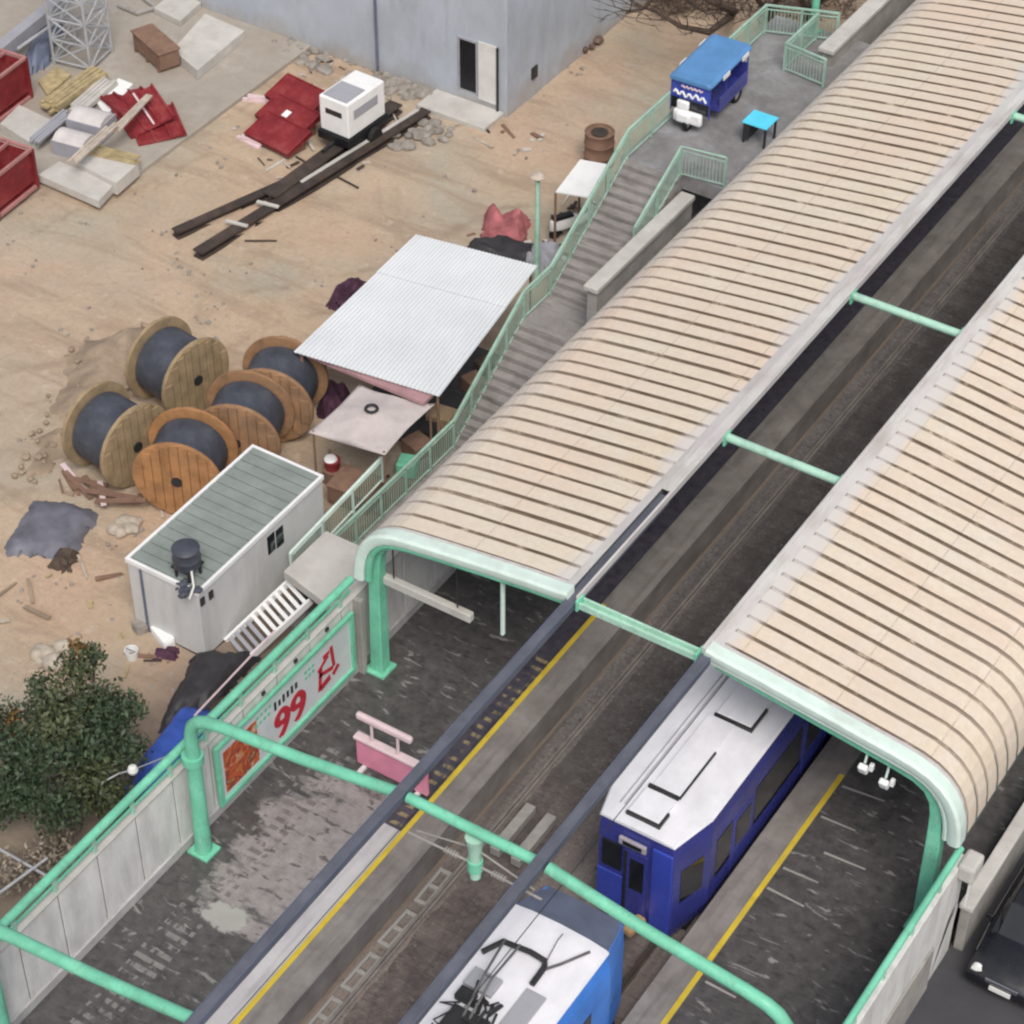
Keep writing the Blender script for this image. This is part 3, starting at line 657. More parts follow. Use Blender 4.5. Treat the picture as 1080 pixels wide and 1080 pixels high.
for k, lab in zip(range(2, 6), labs):
    y = {2: 14.0, 5: 38.6}.get(k, 7*k+.02)
    t = thing('tie_beam', lab, 'tie beam', (0, y, 5.9), 0, 'green tie beams between the canopies')
    if k == 2: MB().box((-1.6, y-.10, 5.70), (1.6, y-.04, 5.88)).box((-1.6, y+.10, 5.70), (1.6, y+.16, 5.88)).box((-1.6, y-.04, 5.71), (1.6, y+.10, 5.75)).build('channel', 'green_pale', t, bevel=.01)
    else: MB().tube([(-1.6, y, 5.85), (1.6, y, 5.85)], .115, 12).build('pipe', 'green_pale', t, smooth=True)
    for s in (-1, 1): MB().cbox((s*1.57, y, 5.82), (.06, .34, .32)).build('end_plate', 'green', t, bevel=.01)

# overhead contact wires
for i, x in enumerate((-1.85, 1.9)):
    o = MB().tube([(x, Y0, 4.45), (x, 7, 4.5), (x, 21, 4.45), (x, Y1, 4.5)], .012, 6).build('contact_wire', 'dark')
    tag(o, ['thin overhead wire above the empty left track', 'thin overhead wire above the train on the right track'][i], 'wire', 'overhead wires')

# ================================================================== PLATFORM WALLS
t = thing('platform_wall', 'pale panelled wall with green handrail along the left platform', 'wall', (-8.2, 0, 0))
WX = -8.13
MB().box((WX-.22, -20, -1.2), (WX+.06, 92, .28)).build('plinth', 'plinth', t, bevel=.015)
y = -12.0; pw = 1.34
while y < 30:
    MB().box((WX-.16, y+.02, .285), (WX, y+pw-.02, 2.55)).build('wall_panel', 'panel', t, bevel=.012); y += pw
m = MB()
y = -12.0
while y < 30: m.box((WX-.14, y-.02, .285), (WX-.03, y+.02, 2.5)); y += pw
m.build('panel_joint', 'concrete_dk', t)
MB().box((WX-.2, -12, 2.555), (WX+.03, 30, 2.62)).build('coping', 'concrete_lt', t, bevel=.01)
rail = MB().tube([(WX+.0, -12, 3.27), (WX, 13.9, 3.27)], .11, 12).build('handrail', 'green', t, smooth=True)
MB().tube([(WX-.05, -12, 2.86), (WX-.05, 13.9, 2.86)], .04, 8).build('lower_rail', 'green', t, smooth=True)
y = -12.0
while y < 13.8:
    MB().box((WX-.09, y-.05, 2.62), (WX-.01, y+.05, 3.2)).build('rail_post', 'green_pale', t, bevel=.01); y += pw
for y in (8.9, 10.2, 11.5, 12.8): MB().cbox((WX+.02, y, 2.44), (.06, .12, .1)).build('bolt_plate', 'dark', t, bevel=.01)
MB().box((WX+.0, 13.9, 0), (WX+.26, 14.05, 2.6)).build('end_post', 'concrete', t, bevel=.02)

# billboard on the wall
bx = WX+.06
b = thing('billboard', 'green framed advertising billboard with red 99 hung on the left platform wall', 'billboard', (bx, 8.1, .3))
ya, yb, za, zb = 8.15, 13.75, .30, 2.34
fr = MB().box((bx, ya, zb-.12), (bx+.1, yb, zb)).box((bx, ya, za), (bx+.1, yb, za+.13)).box((bx, ya, za+.13), (bx+.098, ya+.14, zb-.12)).box((bx, yb-.14, za+.13), (bx+.098, yb, zb-.12))
fr.build('frame', 'green', b, bevel=.01)
ps = MB().box((bx, ya+.14, za+.13), (bx+.03, yb-.14, zb-.12)).build('poster', 'poster', b)
art = MB().box((bx+.03, 8.45, .55), (bx+.036, 9.75, 1.95)).build('picture', 'art', ps)
def letters(txt, size, y, z, mat, parent, bold=0.0, shear=0):
    cu = bpy.data.curves.new('lettering', 'FONT'); cu.body = txt; cu.size = size; cu.extrude = .004; cu.shear = shear
    ob = bpy.data.objects.new('tmp', cu); col.objects.link(ob); bpy.context.view_layer.update()
    me = bpy.data.meshes.new_from_object(ob.evaluated_get(bpy.context.evaluated_depsgraph_get())); bpy.data.objects.remove(ob)
    me.materials.clear(); me.materials.append(MAT[mat])
    o = bpy.data.objects.new('lettering', me); col.objects.link(o)
    o.rotation_euler = (R(90), 0, R(90)); q = parent; off = Vector()
    while q is not None: off = off+Vector(q.location); q = q.parent
    o.location = Vector((bx+.036, y, z))-off; o.parent = parent; return o
for q_, (dy, dz) in enumerate(((0, 0), (.05, .015), (.1, -.01), (.05, .05))): letters('99', 1.3, 10.35+dy, .56+dz, 'postred', ps).location.x += .0031*q_
m = MB(); rnd = random.Random(2)
for k in range(6): m.cbox((bx+.036, 10.5+k*.17, 1.74+.02*rnd.random()), (.012, .085, rnd.uniform(.18, .28)))
m.build('small_print', 'postblack', ps)
m = MB()
for r0 in range(2):
    for k in range(4): m.cbox((bx+.036, 9.75+k*.16+(0 if r0 else .06), 1.95-.22*r0), (.012, .1, .1))
    for k in range(3): m.cbox((bx+.036, 11.75+k*.15, 1.86-.2*r0), (.012, .1, .09))
m.box((bx+.0302, 9.72, 1.99), (bx+.034, 12.1, 2.0)); m.build('fine_print', 'green', ps)
m = MB()
for (yy, zz, sy, sz, rr) in ((12.45, 1.55, .5, .12, .5), (12.55, 1.2, .62, .13, -.3), (12.5, .85, .42, .2, .2), (12.85, 1.5, .12, .75, .1), (12.3, 1.1, .13, .7, -.15), (12.95, .95, .3, .16, .6), (12.6, 1.75, .26, .12, 0)):
    m.cbox((bx+.036, yy, zz), (.012, sy, sz), rx=rr)
m.build('red_mark', 'postred', ps)

# right platform wall
t = thing('road_wall', 'pale grey wall with green handrail between right platform and road', 'wall', (8.3, 0, -.6))
MB().box((8.18, -20, -.62), (8.36, 14.5, 2.75)).build('wall_body', 'panel', t, bevel=.02)
MB().box((8.361, -20, -.62), (8.42, 13.2, .9)).build('skirt', 'concrete', t, bevel=.02)
m = MB(); m.add([(8.365, 13.4, -.55), (8.365, 14.3, -.62), (8.44, 14.3, 1.4), (8.44, 13.9, 1.1)], [(0, 1, 2, 3)]); m.build('torn_skirt', 'panel', t)
MB().tube([(8.27, -20, 3.24), (8.27, 14.2, 3.24)], .085, 10).build('handrail', 'green', t, smooth=True)
MB().tube([(8.27, -20, 2.98), (8.27, 14.2, 2.98)], .03, 8).build('lower_rail', 'green', t, smooth=True)
y = -12
while y < 14.3: MB().box((8.23, y-.04, 2.75), (8.31, y+.04, 3.2)).build('rail_post', 'green_pale', t); y += 1.4
t = thing('kerb_wall', 'low grey kerb wall with pale top running beside the road under the right canopy', 'wall', (8.4, 30, -.6))
MB().box((8.42, 14.6, -.62), (8.66, 92, .85)).build('wall_body', 'concrete', t, bevel=.02)
MB().box((8.38, 14.55, .86), (8.72, 92, 1.02)).build('coping', 'concrete_lt', t, bevel=.03)
t = thing('rail_end_block', 'pinkish white block capping the end of the road wall', 'block', (8.5, 14.5, 2.0))
MB().cbox((8.52, 14.35, 2.62), (.42, .62, .5)).build('block', 'concrete_lt', t, bevel=.08); MB().box((8.62, 14.12, 1.5), (8.68, 14.2, 2.4)).build('drip_pipe', 'white_trim', t)

# pink barrier on the left platform
t = thing('queue_barrier', 'pink queue barrier with a pale top board on two posts', 'barrier', (-5.2, 11.3, 0))
MB().box((-6.22, 11.26, .12), (-4.12, 11.38, 1.0)).build('panel', 'pink', t, bevel=.03)
MB().box((-6.26, 11.2, 1.0), (-4.10, 11.44, 1.1)).build('cap', 'pinkpale', t, bevel=.03)
for x in (-5.75, -4.98): MB().cyl((x, 11.32, 1.1), (x, 11.32, 1.72), .04).build('post', 'pinkpale', t, smooth=True)
MB().box((-6.18, 11.24, 1.72), (-4.55, 11.4, 1.92)).build('top_board', 'pinkpale', t, bevel=.06)
for x in (-6.0, -4.4): MB().cbox((x, 11.32, .06), (.12, .6, .12)).build('foot', 'white_trim', t, bevel=.02)

# ================================================================== TRAINS
CX = 1.72
def sec_body(y, w, wt, zb=-.72, zt=2.56):
    pts = [(-w*.94, zb), (w*.94, zb), (w, -.3), (w, 1.6), ((w+wt)/2*1.01, 2.15), (wt, zt), (-wt, zt), (-(w+wt)/2*1.01, 2.15), (-w, 1.6), (-w, -.3)]
    return [Vector((CX+a, y, b)) for a, b in pts]
def sec_roof(y, wt, z=2.565, crown=.17):
    pts = [(-wt, z), (wt, z), (wt*.96, z+.06), (wt*.6, z+crown*.8), (0, z+crown), (-wt*.6, z+crown*.8), (-wt*.96, z+.06)]
    return [Vector((CX+a, y, b)) for a, b in pts]
t = thing('train_car', 'dark blue train car with white roof whose rear runs under the right canopy', 'train car', (CX, 11.2, -.9), 0, 'blue train cars on the right track')
bd = MB().loft([sec_body(11.25, 1.0, .96), sec_body(12.45, 1.33, 1.27), sec_body(40, 1.33, 1.27)]).build('body', 'navy', t, bevel=.03)
rf = MB().loft([sec_roof(11.22, .985, crown=.1), sec_roof(12.45, 1.30, crown=.12), sec_roof(40, 1.30, crown=.12)]).build('roof', 'roofwhite', t, smooth=True)
for (y0, y1, x0, x1) in ((11.55, 12.35, -.42, .38), (15.3, 16.8, -.2, .72)):
    MB().box((CX+x0, y0, 2.62), (CX+x1, y1, 2.79)).build('hatch', 'roofwhite', rf, bevel=.02)
    MB().box((CX+x0-.03, y0-.07, 2.62), (CX+x1+.06, y0-.01, 2.765)).box((CX+x1+.005, y0-.01, 2.62), (CX+x1+.06, y1*.5+y0*.5, 2.765)).build('hatch_gap', 'dark', rf)
MB().box((CX-.42, 12.44, 2.62), (CX+.38, 12.52, 2.765)).build('hatch_gap', 'dark', rf)
MB().box((CX-.36, 12.55, 2.62), (CX+.36, 15.2, 2.735)).build('duct', 'roofwhite', rf, bevel=.02)
MB().box((CX+.365, 12.5, 2.62), (CX+.405, 14.2, 2.735)).build('duct_seam', 'dark', rf)
MB().tube([(CX-.72, 11.7, 2.69), (CX-.72, 39, 2.69)], .014, 5).build('cable_run', 'sheetgrey', rf); MB().tube([(CX-.6, 11.7, 2.70), (CX-.6, 39, 2.70)], .014, 5).build('cable_run', 'sheetgrey', rf)
# end face: windows, gangway door, sign box, coupler
fy = 11.23
MB().box((CX-.88, fy-.03, .95), (CX-.36, fy+.02, 1.85)).build('end_window', 'glass', t, bevel=.02)
dg = MB().box((CX-.28, fy-.03, -.45), (CX+.33, fy+.02, 1.85)).build('gangway_door', 'navy', t, bevel=.02)
MB().box((CX-.12, fy-.04, .55), (CX+.25, fy-.031, 1.6)).build('door_window', 'glass', dg, bevel=.004)
MB().box((CX-.27, fy-.042, -.4), (CX-.2, fy-.031, 1.8)).build('door_seal', 'rubber', dg)
MB().box((CX+.44, fy-.05, -.6), (CX+.985, fy+.02, 2.3)).build('end_pillar', 'blue', t, bevel=.06)
MB().box((CX-.98, fy-.05, -.6), (CX-.3, fy+.0, .8)).build('end_apron', 'blue', t, bevel=.05)
MB().box((CX-.42, fy-.10, 2.0), (CX+.30, fy+.0, 2.24)).build('sign_box', 'signgrey', t, bevel=.03)
MB().box((CX-.3, fy-.108, 2.05), (CX+.2, fy-.098, 2.18)).build('sign_glass', 'glass', t)
MB().cbox((CX+.25, fy-.35, -.28), (.3, .6, .26), rz=R(-12)).build('coupler_cover', 'tan', t, bevel=.08)
MB().cyl((CX, fy-1.1, -.55), (CX, fy+.2, -.55), .13, 12).build('coupler', 'dark', t, smooth=True)
# chamfer windows and side windows/doors
def chamfer(u0, u1, z0, z1, mat, name, off=.012):
    a = Vector((CX+1.0, 11.25, 0)); b2 = Vector((CX+1.33, 12.45, 0)); d = b2-a; n = Vector((d.y, -d.x, 0)).normalized()*off
    p, q = a+d*u0+n, a+d*u1+n; k = n.normalized()*-.05
    mb = MB(); mb.add([Vector((w.x, w.y, z)) for z in (z0, z1) for w in (p, q)]+[Vector((w.x, w.y, z))+k for z in (z0, z1) for w in (p, q)], [(0, 1, 3, 2), (4, 6, 7, 5), (0, 4, 5, 1), (2, 3, 7, 6), (0, 2, 6, 4), (1, 5, 7, 3)])
    return mb.build(name, mat, t, bevel=.012)
chamfer(.2, .8, .45, 1.6, 'glass', 'corner_window')
sx = CX+1.33
for y0, y1 in ((12.7, 13.45), (14.6, 17.0), (18.3, 19.7), (21, 22.5)): MB().box((sx-.04, y0, .3), (sx+.012, y1, 1.65)).build('side_window', 'glass', t, bevel=.02)
for y0 in (13.5, 17.15, 19.9):
    d = MB().box((sx-.03, y0, -.25), (sx+.02, y0+1.0, 1.55)).build('side_door', 'navy', t, bevel=.02)
    MB().box((sx+.02, y0+.15, .5), (sx+.03, y0+.85, 1.4)).build('door_glass', 'glass', d)
MB().box((CX-1.1, 11.9, -.98), (CX+1.1, 40, -.72)).build('underframe', 'dark', t)

t2 = thing('train_car', 'bright blue sided train car with pantograph on its white roof, at the bottom edge', 'train car', (CX, 0, -.9), 0, 'blue train cars on the right track')
MB().loft([sec_body(-14, 1.33, 1.22), sec_body(7.9, 1.33, 1.22), sec_body(8.95, 1.05, 1.0, zt=2.35)]).build('body', 'skyblue', t2, bevel=.03)
rf2 = MB().loft([sec_roof(-14, 1.24), sec_roof(7.95, 1.24)]).build('roof', 'roofwhite', t2, smooth=True)
MB().loft([sec_roof(7.96, 1.22, 2.5, .1), sec_roof(8.98, 1.02, 2.28, .1)]).build('roof_end', 'slate', t2, smooth=True)
MB().box((CX-.88, 8.93, -.6), (CX+.88, 8.99, 2.2)).build('end_panel', 'navy', t2, bevel=.02)
# bright stripes and a window on the side, white streaks
for (z0, z1, mt) in ((2.02, 2.12, 'white'), (-.05, .08, 'pinkpale')): MB().box((sx-.05, -14, z0), (sx+.008-(.075 if z0 > 1.6 else 0), 7.6, z1)).build('stripe', mt, t2)
for y0, y1 in ((6.0, 7.1), (3.7, 5.2), (1, 3)): MB().box((sx-.04, y0, .45), (sx+.012, y1, 1.5)).build('side_window', 'glass', t2, bevel=.02)
MB().box((CX-1.1, -14, -.98), (CX+1.1, 8.6, -.72)).build('underframe', 'dark', t2)
zz = 2.75
pg = MB().tube([(CX-1.0, 6.35, zz+.05), (CX-.75, 6.8, zz+.1), (CX-.1, 6.88, zz+.1), (CX+.28, 6.85, zz+.1), (CX+.36, 6.7, zz+.1), (CX+.36, 6.2, zz+.06)], .075, 6).build('pantograph', 'dark', t2)
m = MB().tube([(CX-.7, 6.8, zz+.2), (CX-.45, 5.6, zz+.5), (CX-.35, 4.6, zz+.2)], .03, 6).tube([(CX-.35, 6.85, zz+.2), (CX-.25, 5.6, zz+.52), (CX-.2, 4.6, zz+.2)], .03, 6)
m.tube([(CX-.45, 5.6, zz+.5), (CX-.25, 5.6, zz+.5)], .03, 6).build('pantograph_arm', 'concrete_dk', pg)
MB().tube([(CX+.36, 6.6, zz+.1), (CX+.6, 7.0, zz+.05), (CX+.92, 7.65, zz-.02)], .035, 6).build('roof_cable', 'concrete_dk', t2)
MB().tube([(CX+.3, 6.88, zz+.06), (CX+.2, 7.5, zz+.05), (CX+.2, 7.72, zz+.03)], .012, 5).build('roof_cable', 'concrete_dk', t2)
rnd = random.Random(9); m = MB()
for k in range(26):
    a = Vector((CX+rnd.uniform(-.75, .25), rnd.uniform(3.6, 5.4), zz+rnd.uniform(0, .25))); m.tube([a, a+Vector((rnd.uniform(-.35, .35), rnd.uniform(-.4, .4), rnd.uniform(-.05, .15))), a+Vector((rnd.uniform(-.5, .5), rnd.uniform(-.5, .5), 0))], rnd.uniform(.02, .05), 5)
m.cbox((CX-.25, 4.5, zz+.08), (.9, .7, .2)).cbox((CX-.65, 5.2, zz+.06), (.4, .3, .16))
m.build('roof_gear', 'dark', t2)
MB().cbox((CX-.55, 5.7, zz+.03), (.7, .5, .12)).cbox((CX+.55, 5.3, zz), (.5, 1.6, .06)).build('roof_box', 'sheetgrey', rf2, bevel=.02)

# ================================================================== CAR
car = thing('parked_car', 'black car on the road beside the right platform wall', 'car', (9.95, 15.9, -.6))
def prism_y(prof, x0, x1):      # side profile (y,z) extruded in x with tumblehome by scale
    mb = MB(); n = len(prof)
    mb.loft([[Vector((x0, a, b)) for a, b in prof], [Vector((x1, a, b)) for a, b in prof]]); return mb
lo = [(-2.2, .25), (-2.22, .55), (-2.05, .72), (-1.1, .86), (1.5, .92), (2.15, .88), (2.22, .5), (2.15, .25)]
def side(x, k=1.0): return [Vector((x, a, b)) for a, b in lo]
MB().loft([[Vector((-.80, a*.97, .3+(b-.3)*.92)) for a, b in lo], [Vector((-.90, a*.985, b*.97)) for a, b in lo], [Vector((-.6, a, b+.02)) for a, b in lo], [Vector((.6, a, b+.02)) for a, b in lo], [Vector((.90, a*.985, b*.97)) for a, b in lo], [Vector((.80, a*.97, .3+(b-.3)*.92)) for a, b in lo]]).build('body', 'car', car, smooth=True, bevel=.06, local=True)
cab = [(-1.15, .84), (-.45, 1.36), (-.1, 1.42), (.9, 1.40), (1.75, .9)]
MB().loft([[Vector((x, a*k, .84+(b-.84)*h)) for a, b in cab] for x, k, h in ((-.80, 1, .35), (-.62, .97, 1), (.62, .97, 1), (.80, 1, .35))]).build('cabin', 'glass', car, bevel=.03, local=True)
MB().loft([[Vector((x, a, b)) for a, b in ((-.42, 1.37), (-.1, 1.435), (.85, 1.415), (.85, 1.39), (-.1, 1.4), (-.4, 1.34))] for x in (-.6, .6)]).build('roof', 'car', car, bevel=.03, local=True)
for x in (-.66, .66):
    MB().lathe([(0, -.1), (.15, -.08), (.13, .02), (0, .04)], (x, -2.1, .64), 14, Matrix.Rotation(R(80), 4, 'X')).build('headlight', 'lamp', car, smooth=True, local=True)
MB().cbox((0, -2.23, .42), (.52, .03, .13)).build('number_plate', 'lamp', car, local=True)
MB().cbox((0, -2.2, .6), (.8, .06, .12)).build('grille', 'chrome', car, local=True, bevel=.02)
for x in (-.98, .98): MB().cbox((x, -.75, .95), (.2, .1, .14)).build('wing_mirror', 'car', car, local=True, bevel=.04)
MB().tube([(-.86, -1.7, .8), (-.92, -.5, .9), (-.92, 1.6, .93)], .015, 5).build('side_trim', 'chrome', car, local=True)
for x in (-.82, .82):
    for y in (-1.4, 1.4):
        w = MB().lathe([(.18, -.1), (.3, -.11), (.32, -.05), (.32, .05), (.3, .11), (.18, .1)], (x, y, .32), 20, Matrix.Rotation(R(90), 4, 'Y')).build('wheel', 'rubber', car, smooth=True, local=True)
        MB().lathe([(0, .09), (.17, .07), (.19, .1), (.2, 0), (.19, -.1), (0, -.09)], (x, y, .32), 14, Matrix.Rotation(R(90), 4, 'Y')).build('rim', 'silver', w, local=True)

# ================================================================== STAIRS AND PLAZA
SX0, SX1 = -11.62, -8.45
t = thing('staircase', 'long concrete staircase climbing from the site up to the paved deck beside the left canopy', 'staircase', (-10, 23, GZ))
def flight(y0, z0, n, run, rise, x0, x1):
    mb = MB()
    for i in range(n):
        mb.box((x0, y0+i*run, GZ-.1), (x1, y0+(i+1)*run-.0, z0+(i+1)*rise)) if False else mb.add(
            [(x0, y0+i*run, z0+i*rise), (x1, y0+i*run, z0+i*rise), (x1, y0+i*run, z0+(i+1)*rise), (x0, y0+i*run, z0+(i+1)*rise), (x1, y0+(i+1)*run, z0+(i+1)*rise), (x0, y0+(i+1)*run, z0+(i+1)*rise)], [(0, 1, 2, 3), (3, 2, 4, 5)])
    e = y0+n*run; zt = z0+n*rise
    for x in (x0, x1):
        pts = [(x, y0, GZ-.1), (x, e, GZ-.1), (x, e, zt)]+[p for i in reversed(range(n)) for p in ((x, y0+i*run, z0+(i+1)*rise), (x, y0+i*run, z0+i*rise))]
        mb.add(pts, [tuple(range(len(pts)))])
    return mb
L0 = GZ+.14; n1, n2 = 13, 15; r1 = (1.42-L0)/n1; r2 = (3.8-1.42)/n2
MB().box((SX0, 15.0, GZ-.1), (SX1, 23.5, L0)).build('lower_landing', 'stair', t)
flight(23.5, L0, n1, .29, r1, SX0, SX1).build('flight', 'stair', t, fix=False)
MB().box((SX0, 23.5+n1*.29, GZ-.1), (SX1, 28.75, 1.42)).build('middle_landing', 'stair', t)
flight(28.75, 1.42, n2, .29, r2, SX0, -9.68).build('flight', 'stair', t, fix=False)
YT = 28.75+n2*.29
struct('plaza', MB().slab([(-11.75, YT, 3.8), (-9.68, YT, 3.8), (-9.68, 33.3, 3.8), (-8.2, 33.3, 3.8), (-8.2, 43.2, 3.8), (-11.75, 43.2, 3.8)], .5).box((-11.6, YT+.02, GZ-.1), (-9.75, 43, 3.29)), 'plaza')
t = thing('parapet', 'pale concrete parapet between the stairs and the left canopy', 'parapet', (-8.95, 30, GZ))
MB().box((-9.52, 27.5, GZ), (-9.2, 33.1, 3.2)).build('wall_body', 'concrete', t, bevel=.02); MB().box((-9.6, 27.4, 3.205), (-9.12, 33.1, 3.38)).build('coping', 'concrete_lt', t, bevel=.03)
t = thing('parapet', 'pale concrete parapet at the far end of the deck, against the canopy', 'parapet', (-8.6, 45, GZ))
MB().box((-9.1, 41.2, GZ), (-8.75, 52, 4.3)).build('wall_body', 'concrete', t, bevel=.02); MB().box((-9.2, 41.1, 4.305), (-8.65, 52, 4.47)).build('coping', 'concrete_lt', t, bevel=.03)
t = thing('parapet', 'grey slab wall at the foot of the stairs behind the portable office', 'parapet', (-10, 16, GZ))
MB().slab([(-11.45, 15.3, .75), (-8.45, 14.6, .75), (-8.45, 17.2, .75), (-11.45, 17.2, .75)], .3).build('deck_slab', 'concrete_lt', t, bevel=.02)
MB().box((-11.3, 15.6, GZ), (-11.1, 17.0, .445)).box((-8.8, 15.0, GZ), (-8.6, 17.0, .445)).box((-11.1, 16.8, GZ), (-8.8, 17.0, .445)).build('support_wall', 'concrete_dk', t)

def railing(path, label, name='railing', h=1.05, mat='rail_green', post=1.25, group='green railings around the stairs and deck', dens=.11):
    """path: floor points; posts, three rails and close balusters"""
    pts = [Vector(p) for p in path]
    t = thing(name, label, 'railing', pts[0], 0, group)
    U = Vector((0, 0, h))
    MB().tube([p+U for p in pts], .05, 8).build('top_rail', mat, t, smooth=True)
    MB().tube([p+U*.86 for p in pts], .028, 6).build('middle_rail', mat, t, smooth=True)
    MB().tube([p+U*.1 for p in pts], .028, 6).build('bottom_rail', mat, t, smooth=True)
    bal = MB()
    for a, b in zip(pts, pts[1:]):
        L = (b-a).length; k = max(1, int(L/dens))
        for i in range(k):
            p = a.lerp(b, (i+.5)/k); bal.tube([p+U*.1, p+U*.86], .014, 4, cap=False)
        k = max(1, round(L/post))
        for i in range(k+1):
            if i == 0 and a is not pts[0]: continue
            p = a.lerp(b, i/k); MB().box((p.x-.035, p.y-.035, p.z), (p.x+.035, p.y+.035, p.z+h)).build('rail_post', mat, t)
    bal.build('balusters', 'rail_green', t, fix=False)
    return t
rx = -11.52
railing([(rx, 17.4, L0), (rx, 23.5, L0), (rx, 23.5+n1*.29, 1.42), (rx, 28.75, 1.42), (rx, YT, 3.82), (rx, 36.0, 3.82)], 'long green railing climbing the outer side of the stairs')
railing([(rx, 36.05, 3.82), (rx, 41.9, 3.82), (-9.3, 42.7, 3.82)], 'green railing around the far corner of the deck behind the blue tricycle')
railing([(-9.72, 30.5, 2.45), (-9.72, 33.15, 3.82), (-8.3, 33.35, 3.82)], 'short green railing bending round the stairwell beside the left canopy')
railing([(-9.9, 42.4, 3.82), (-9.9, 40.2, 3.82), (-8.4, 40.0, 3.82)], 'small green railing pen on the deck against the canopy', h=1.0)
railing([(-12.0, 16.3, -.55), (-12.0, 20.6, .35-.9+.3)], 'pale ramp handrail between the portable office and the stairs', mat='mint', h=.9)
pc = PZ(850, 42, 3.8)
t = thing('lamp_post', 'green post standing at the back of the paved deck', 'post', (pc.x, pc.y+.5, 3.8))
MB().cyl((pc.x, pc.y+.5, 3.8), (pc.x, pc.y+.5, 8.5), .13, 12).build('shaft', 'green', t, smooth=True); MB().cbox((pc.x, pc.y+.5, 3.84), (.4, .4, .08)).build('base_plate', 'green', t)

# blue tricycle
T = thing('tricycle', 'blue roofed tricycle parked at the edge of the paved deck', 'tricycle', (-10.85, 37.0, 3.8), R(2))
MB().loft([[Vector((x*w, y, z)) for x, z in ((-.72, 1.62), (.72, 1.62), (.74, 1.72), (.6, 1.79), (-.6, 1.79), (-.74, 1.72))] for y, w in ((-1.5, .93), (-1.4, 1), (1.25, 1), (1.35, .93))]).build('roof', 'blueroof', T, local=True, bevel=.03)
MB().box((-.68, -.7, .42), (.68, 1.25, .62)).box((-.68, 1.18, .62), (.68, 1.25, 1.2)).box((-.68, -.7, .62), (-.64, 1.2, .95)).box((.64, -.7, .62), (.68, 1.2, .95)).build('tub', 'navy', T, local=True, bevel=.02)
fp = MB().box((-.66, -1.42, 1.02), (.66, -1.36, 1.60)).build('front_panel', 'blue', T, local=True, bevel=.02)
m = MB().tube([(-.55+.05*k, -1.43, 1.2+.075*math.sin(k*1.35)+.02*math.sin(k*.5)) for k in range(23)], .04, 6)
m.build('lettering', 'white', fp, local=True)
m = MB().tube([(-.3+.04*k, -1.43, 1.46+.035*math.sin(k*1.8)) for k in range(19)], .03, 6)
m.build('pink_lettering', 'pinkpale', fp, local=True)
MB().box((-.66, -1.40, .62), (.66, -1.37, 1.015)).build('windscreen', 'glass', T, local=True)
for s in (-1, 1):
    for y in (-1.38, -.3, 1.2): MB().cyl((s*.66, y, .5), (s*.66, y, 1.63), .025).build('roof_post', 'navy', T, local=True)
    for y in (-.5, .8): MB().cbox((s*.755, y, 1.66), (.03, .42, .14)).build('side_sign', 'lamp', T, local=True)
MB().cbox((0, -1.5, .48), (.98, .2, .42)).cbox((-.1, -1.56, .5), (.5, .3, .36)).build('front_cowl', 'white', T, local=True, smooth=True, bevel=.08)
MB().cbox((-.2, -1.46, .84), (.42, .14, .3)).build('headlamp_cowl', 'white', T, local=True, smooth=True, bevel=.06)
m = MB().cbox((0, -.9, .5), (.35, .9, .25)).build('engine_frame', 'dark', T, local=True, bevel=.04)
MB().cbox((0, -.45, .85), (.4, .7, .14)).build('saddle', 'black', T, local=True, bevel=.05)
for x, y in ((0, -1.45), (-.55, .75), (.55, .75)):
    w = MB().lathe([(.2, -.07), (.27, -.07), (.29, 0), (.27, .07), (.2, .07)], (x, y, .29), 18, Matrix.Rotation(R(90), 4, 'Y')).build('wheel', 'rubber', T, local=True, smooth=True)
    MB().lathe([(0, .05), (.2, .03), (.2, -.03), (0, -.05)], (x, y, .29), 12, Matrix.Rotation(R(90), 4, 'Y')).build('rim', 'silver', w, local=True)
# cyan table
p = PZ(802, 126, 4.55)
t = thing('small_table', 'bright cyan topped table on the paved deck beside the canopy', 'table', (p.x, p.y, 3.8))
MB().cbox((p.x, p.y, 4.53), (.85, .8, .06)).build('table_top', 'cyan', t, bevel=.02)
for a in (-.36, .36):
    for c in (-.33, .33): MB().cyl((p.x+a, p.y+c, 3.8), (p.x+a, p.y+c, 4.5), .04).build('leg', 'dark', t)
MB().box((p.x-.36, p.y-.36, 3.95), (p.x-.2, p.y+.3, 4.48)).build('side_shelf', 'dark', t)

# ================================================================== BUILDING SITE
# grey building
b = thing('grey_building', 'tall plain grey building with a dark open doorway at the back of the site', 'building', (-26, 43, GZ))
by = 39.42; bxr = -19.95
MB().box((-60, by, GZ-.2), (bxr, 60, 11)).build('wall', 'bldg', b, bevel=.03)
dl = PY(486, 92, by); dr = PY(503, 98, by); dt = PY(486, 40, by)
d = MB().box((dl.x, by-.03, dl.z), (dr.x, by+.05, dt.z)).build('doorway', 'black', b)
m = MB(); m.box((dl.x-.08, by-.06, dl.z), (dl.x-.002, by-.0, dt.z+.08)).box((dr.x+.002, by-.06, dl.z), (dr.x+.08, by-.0, dt.z+.08)).box((dl.x, by-.06, dt.z+.002), (dr.x, by-.0, dt.z+.08)); m.build('door_frame', 'sheetgrey', d)
pl = PY(506, 100, by); pr = PY(526, 108, by); pt = PY(526, 50, by)
MB().box((dr.x+.09, by-.05, dl.z-.2), (pr.x-.08, by-.005, pt.z)).build('door_leaf', 'white_trim', b, bevel=.01)
MB().tube([(pr.x, by-.08, GZ), (pr.x, by-.08, pt.z)], .045, 8).build('downpipe', 'dark', b)
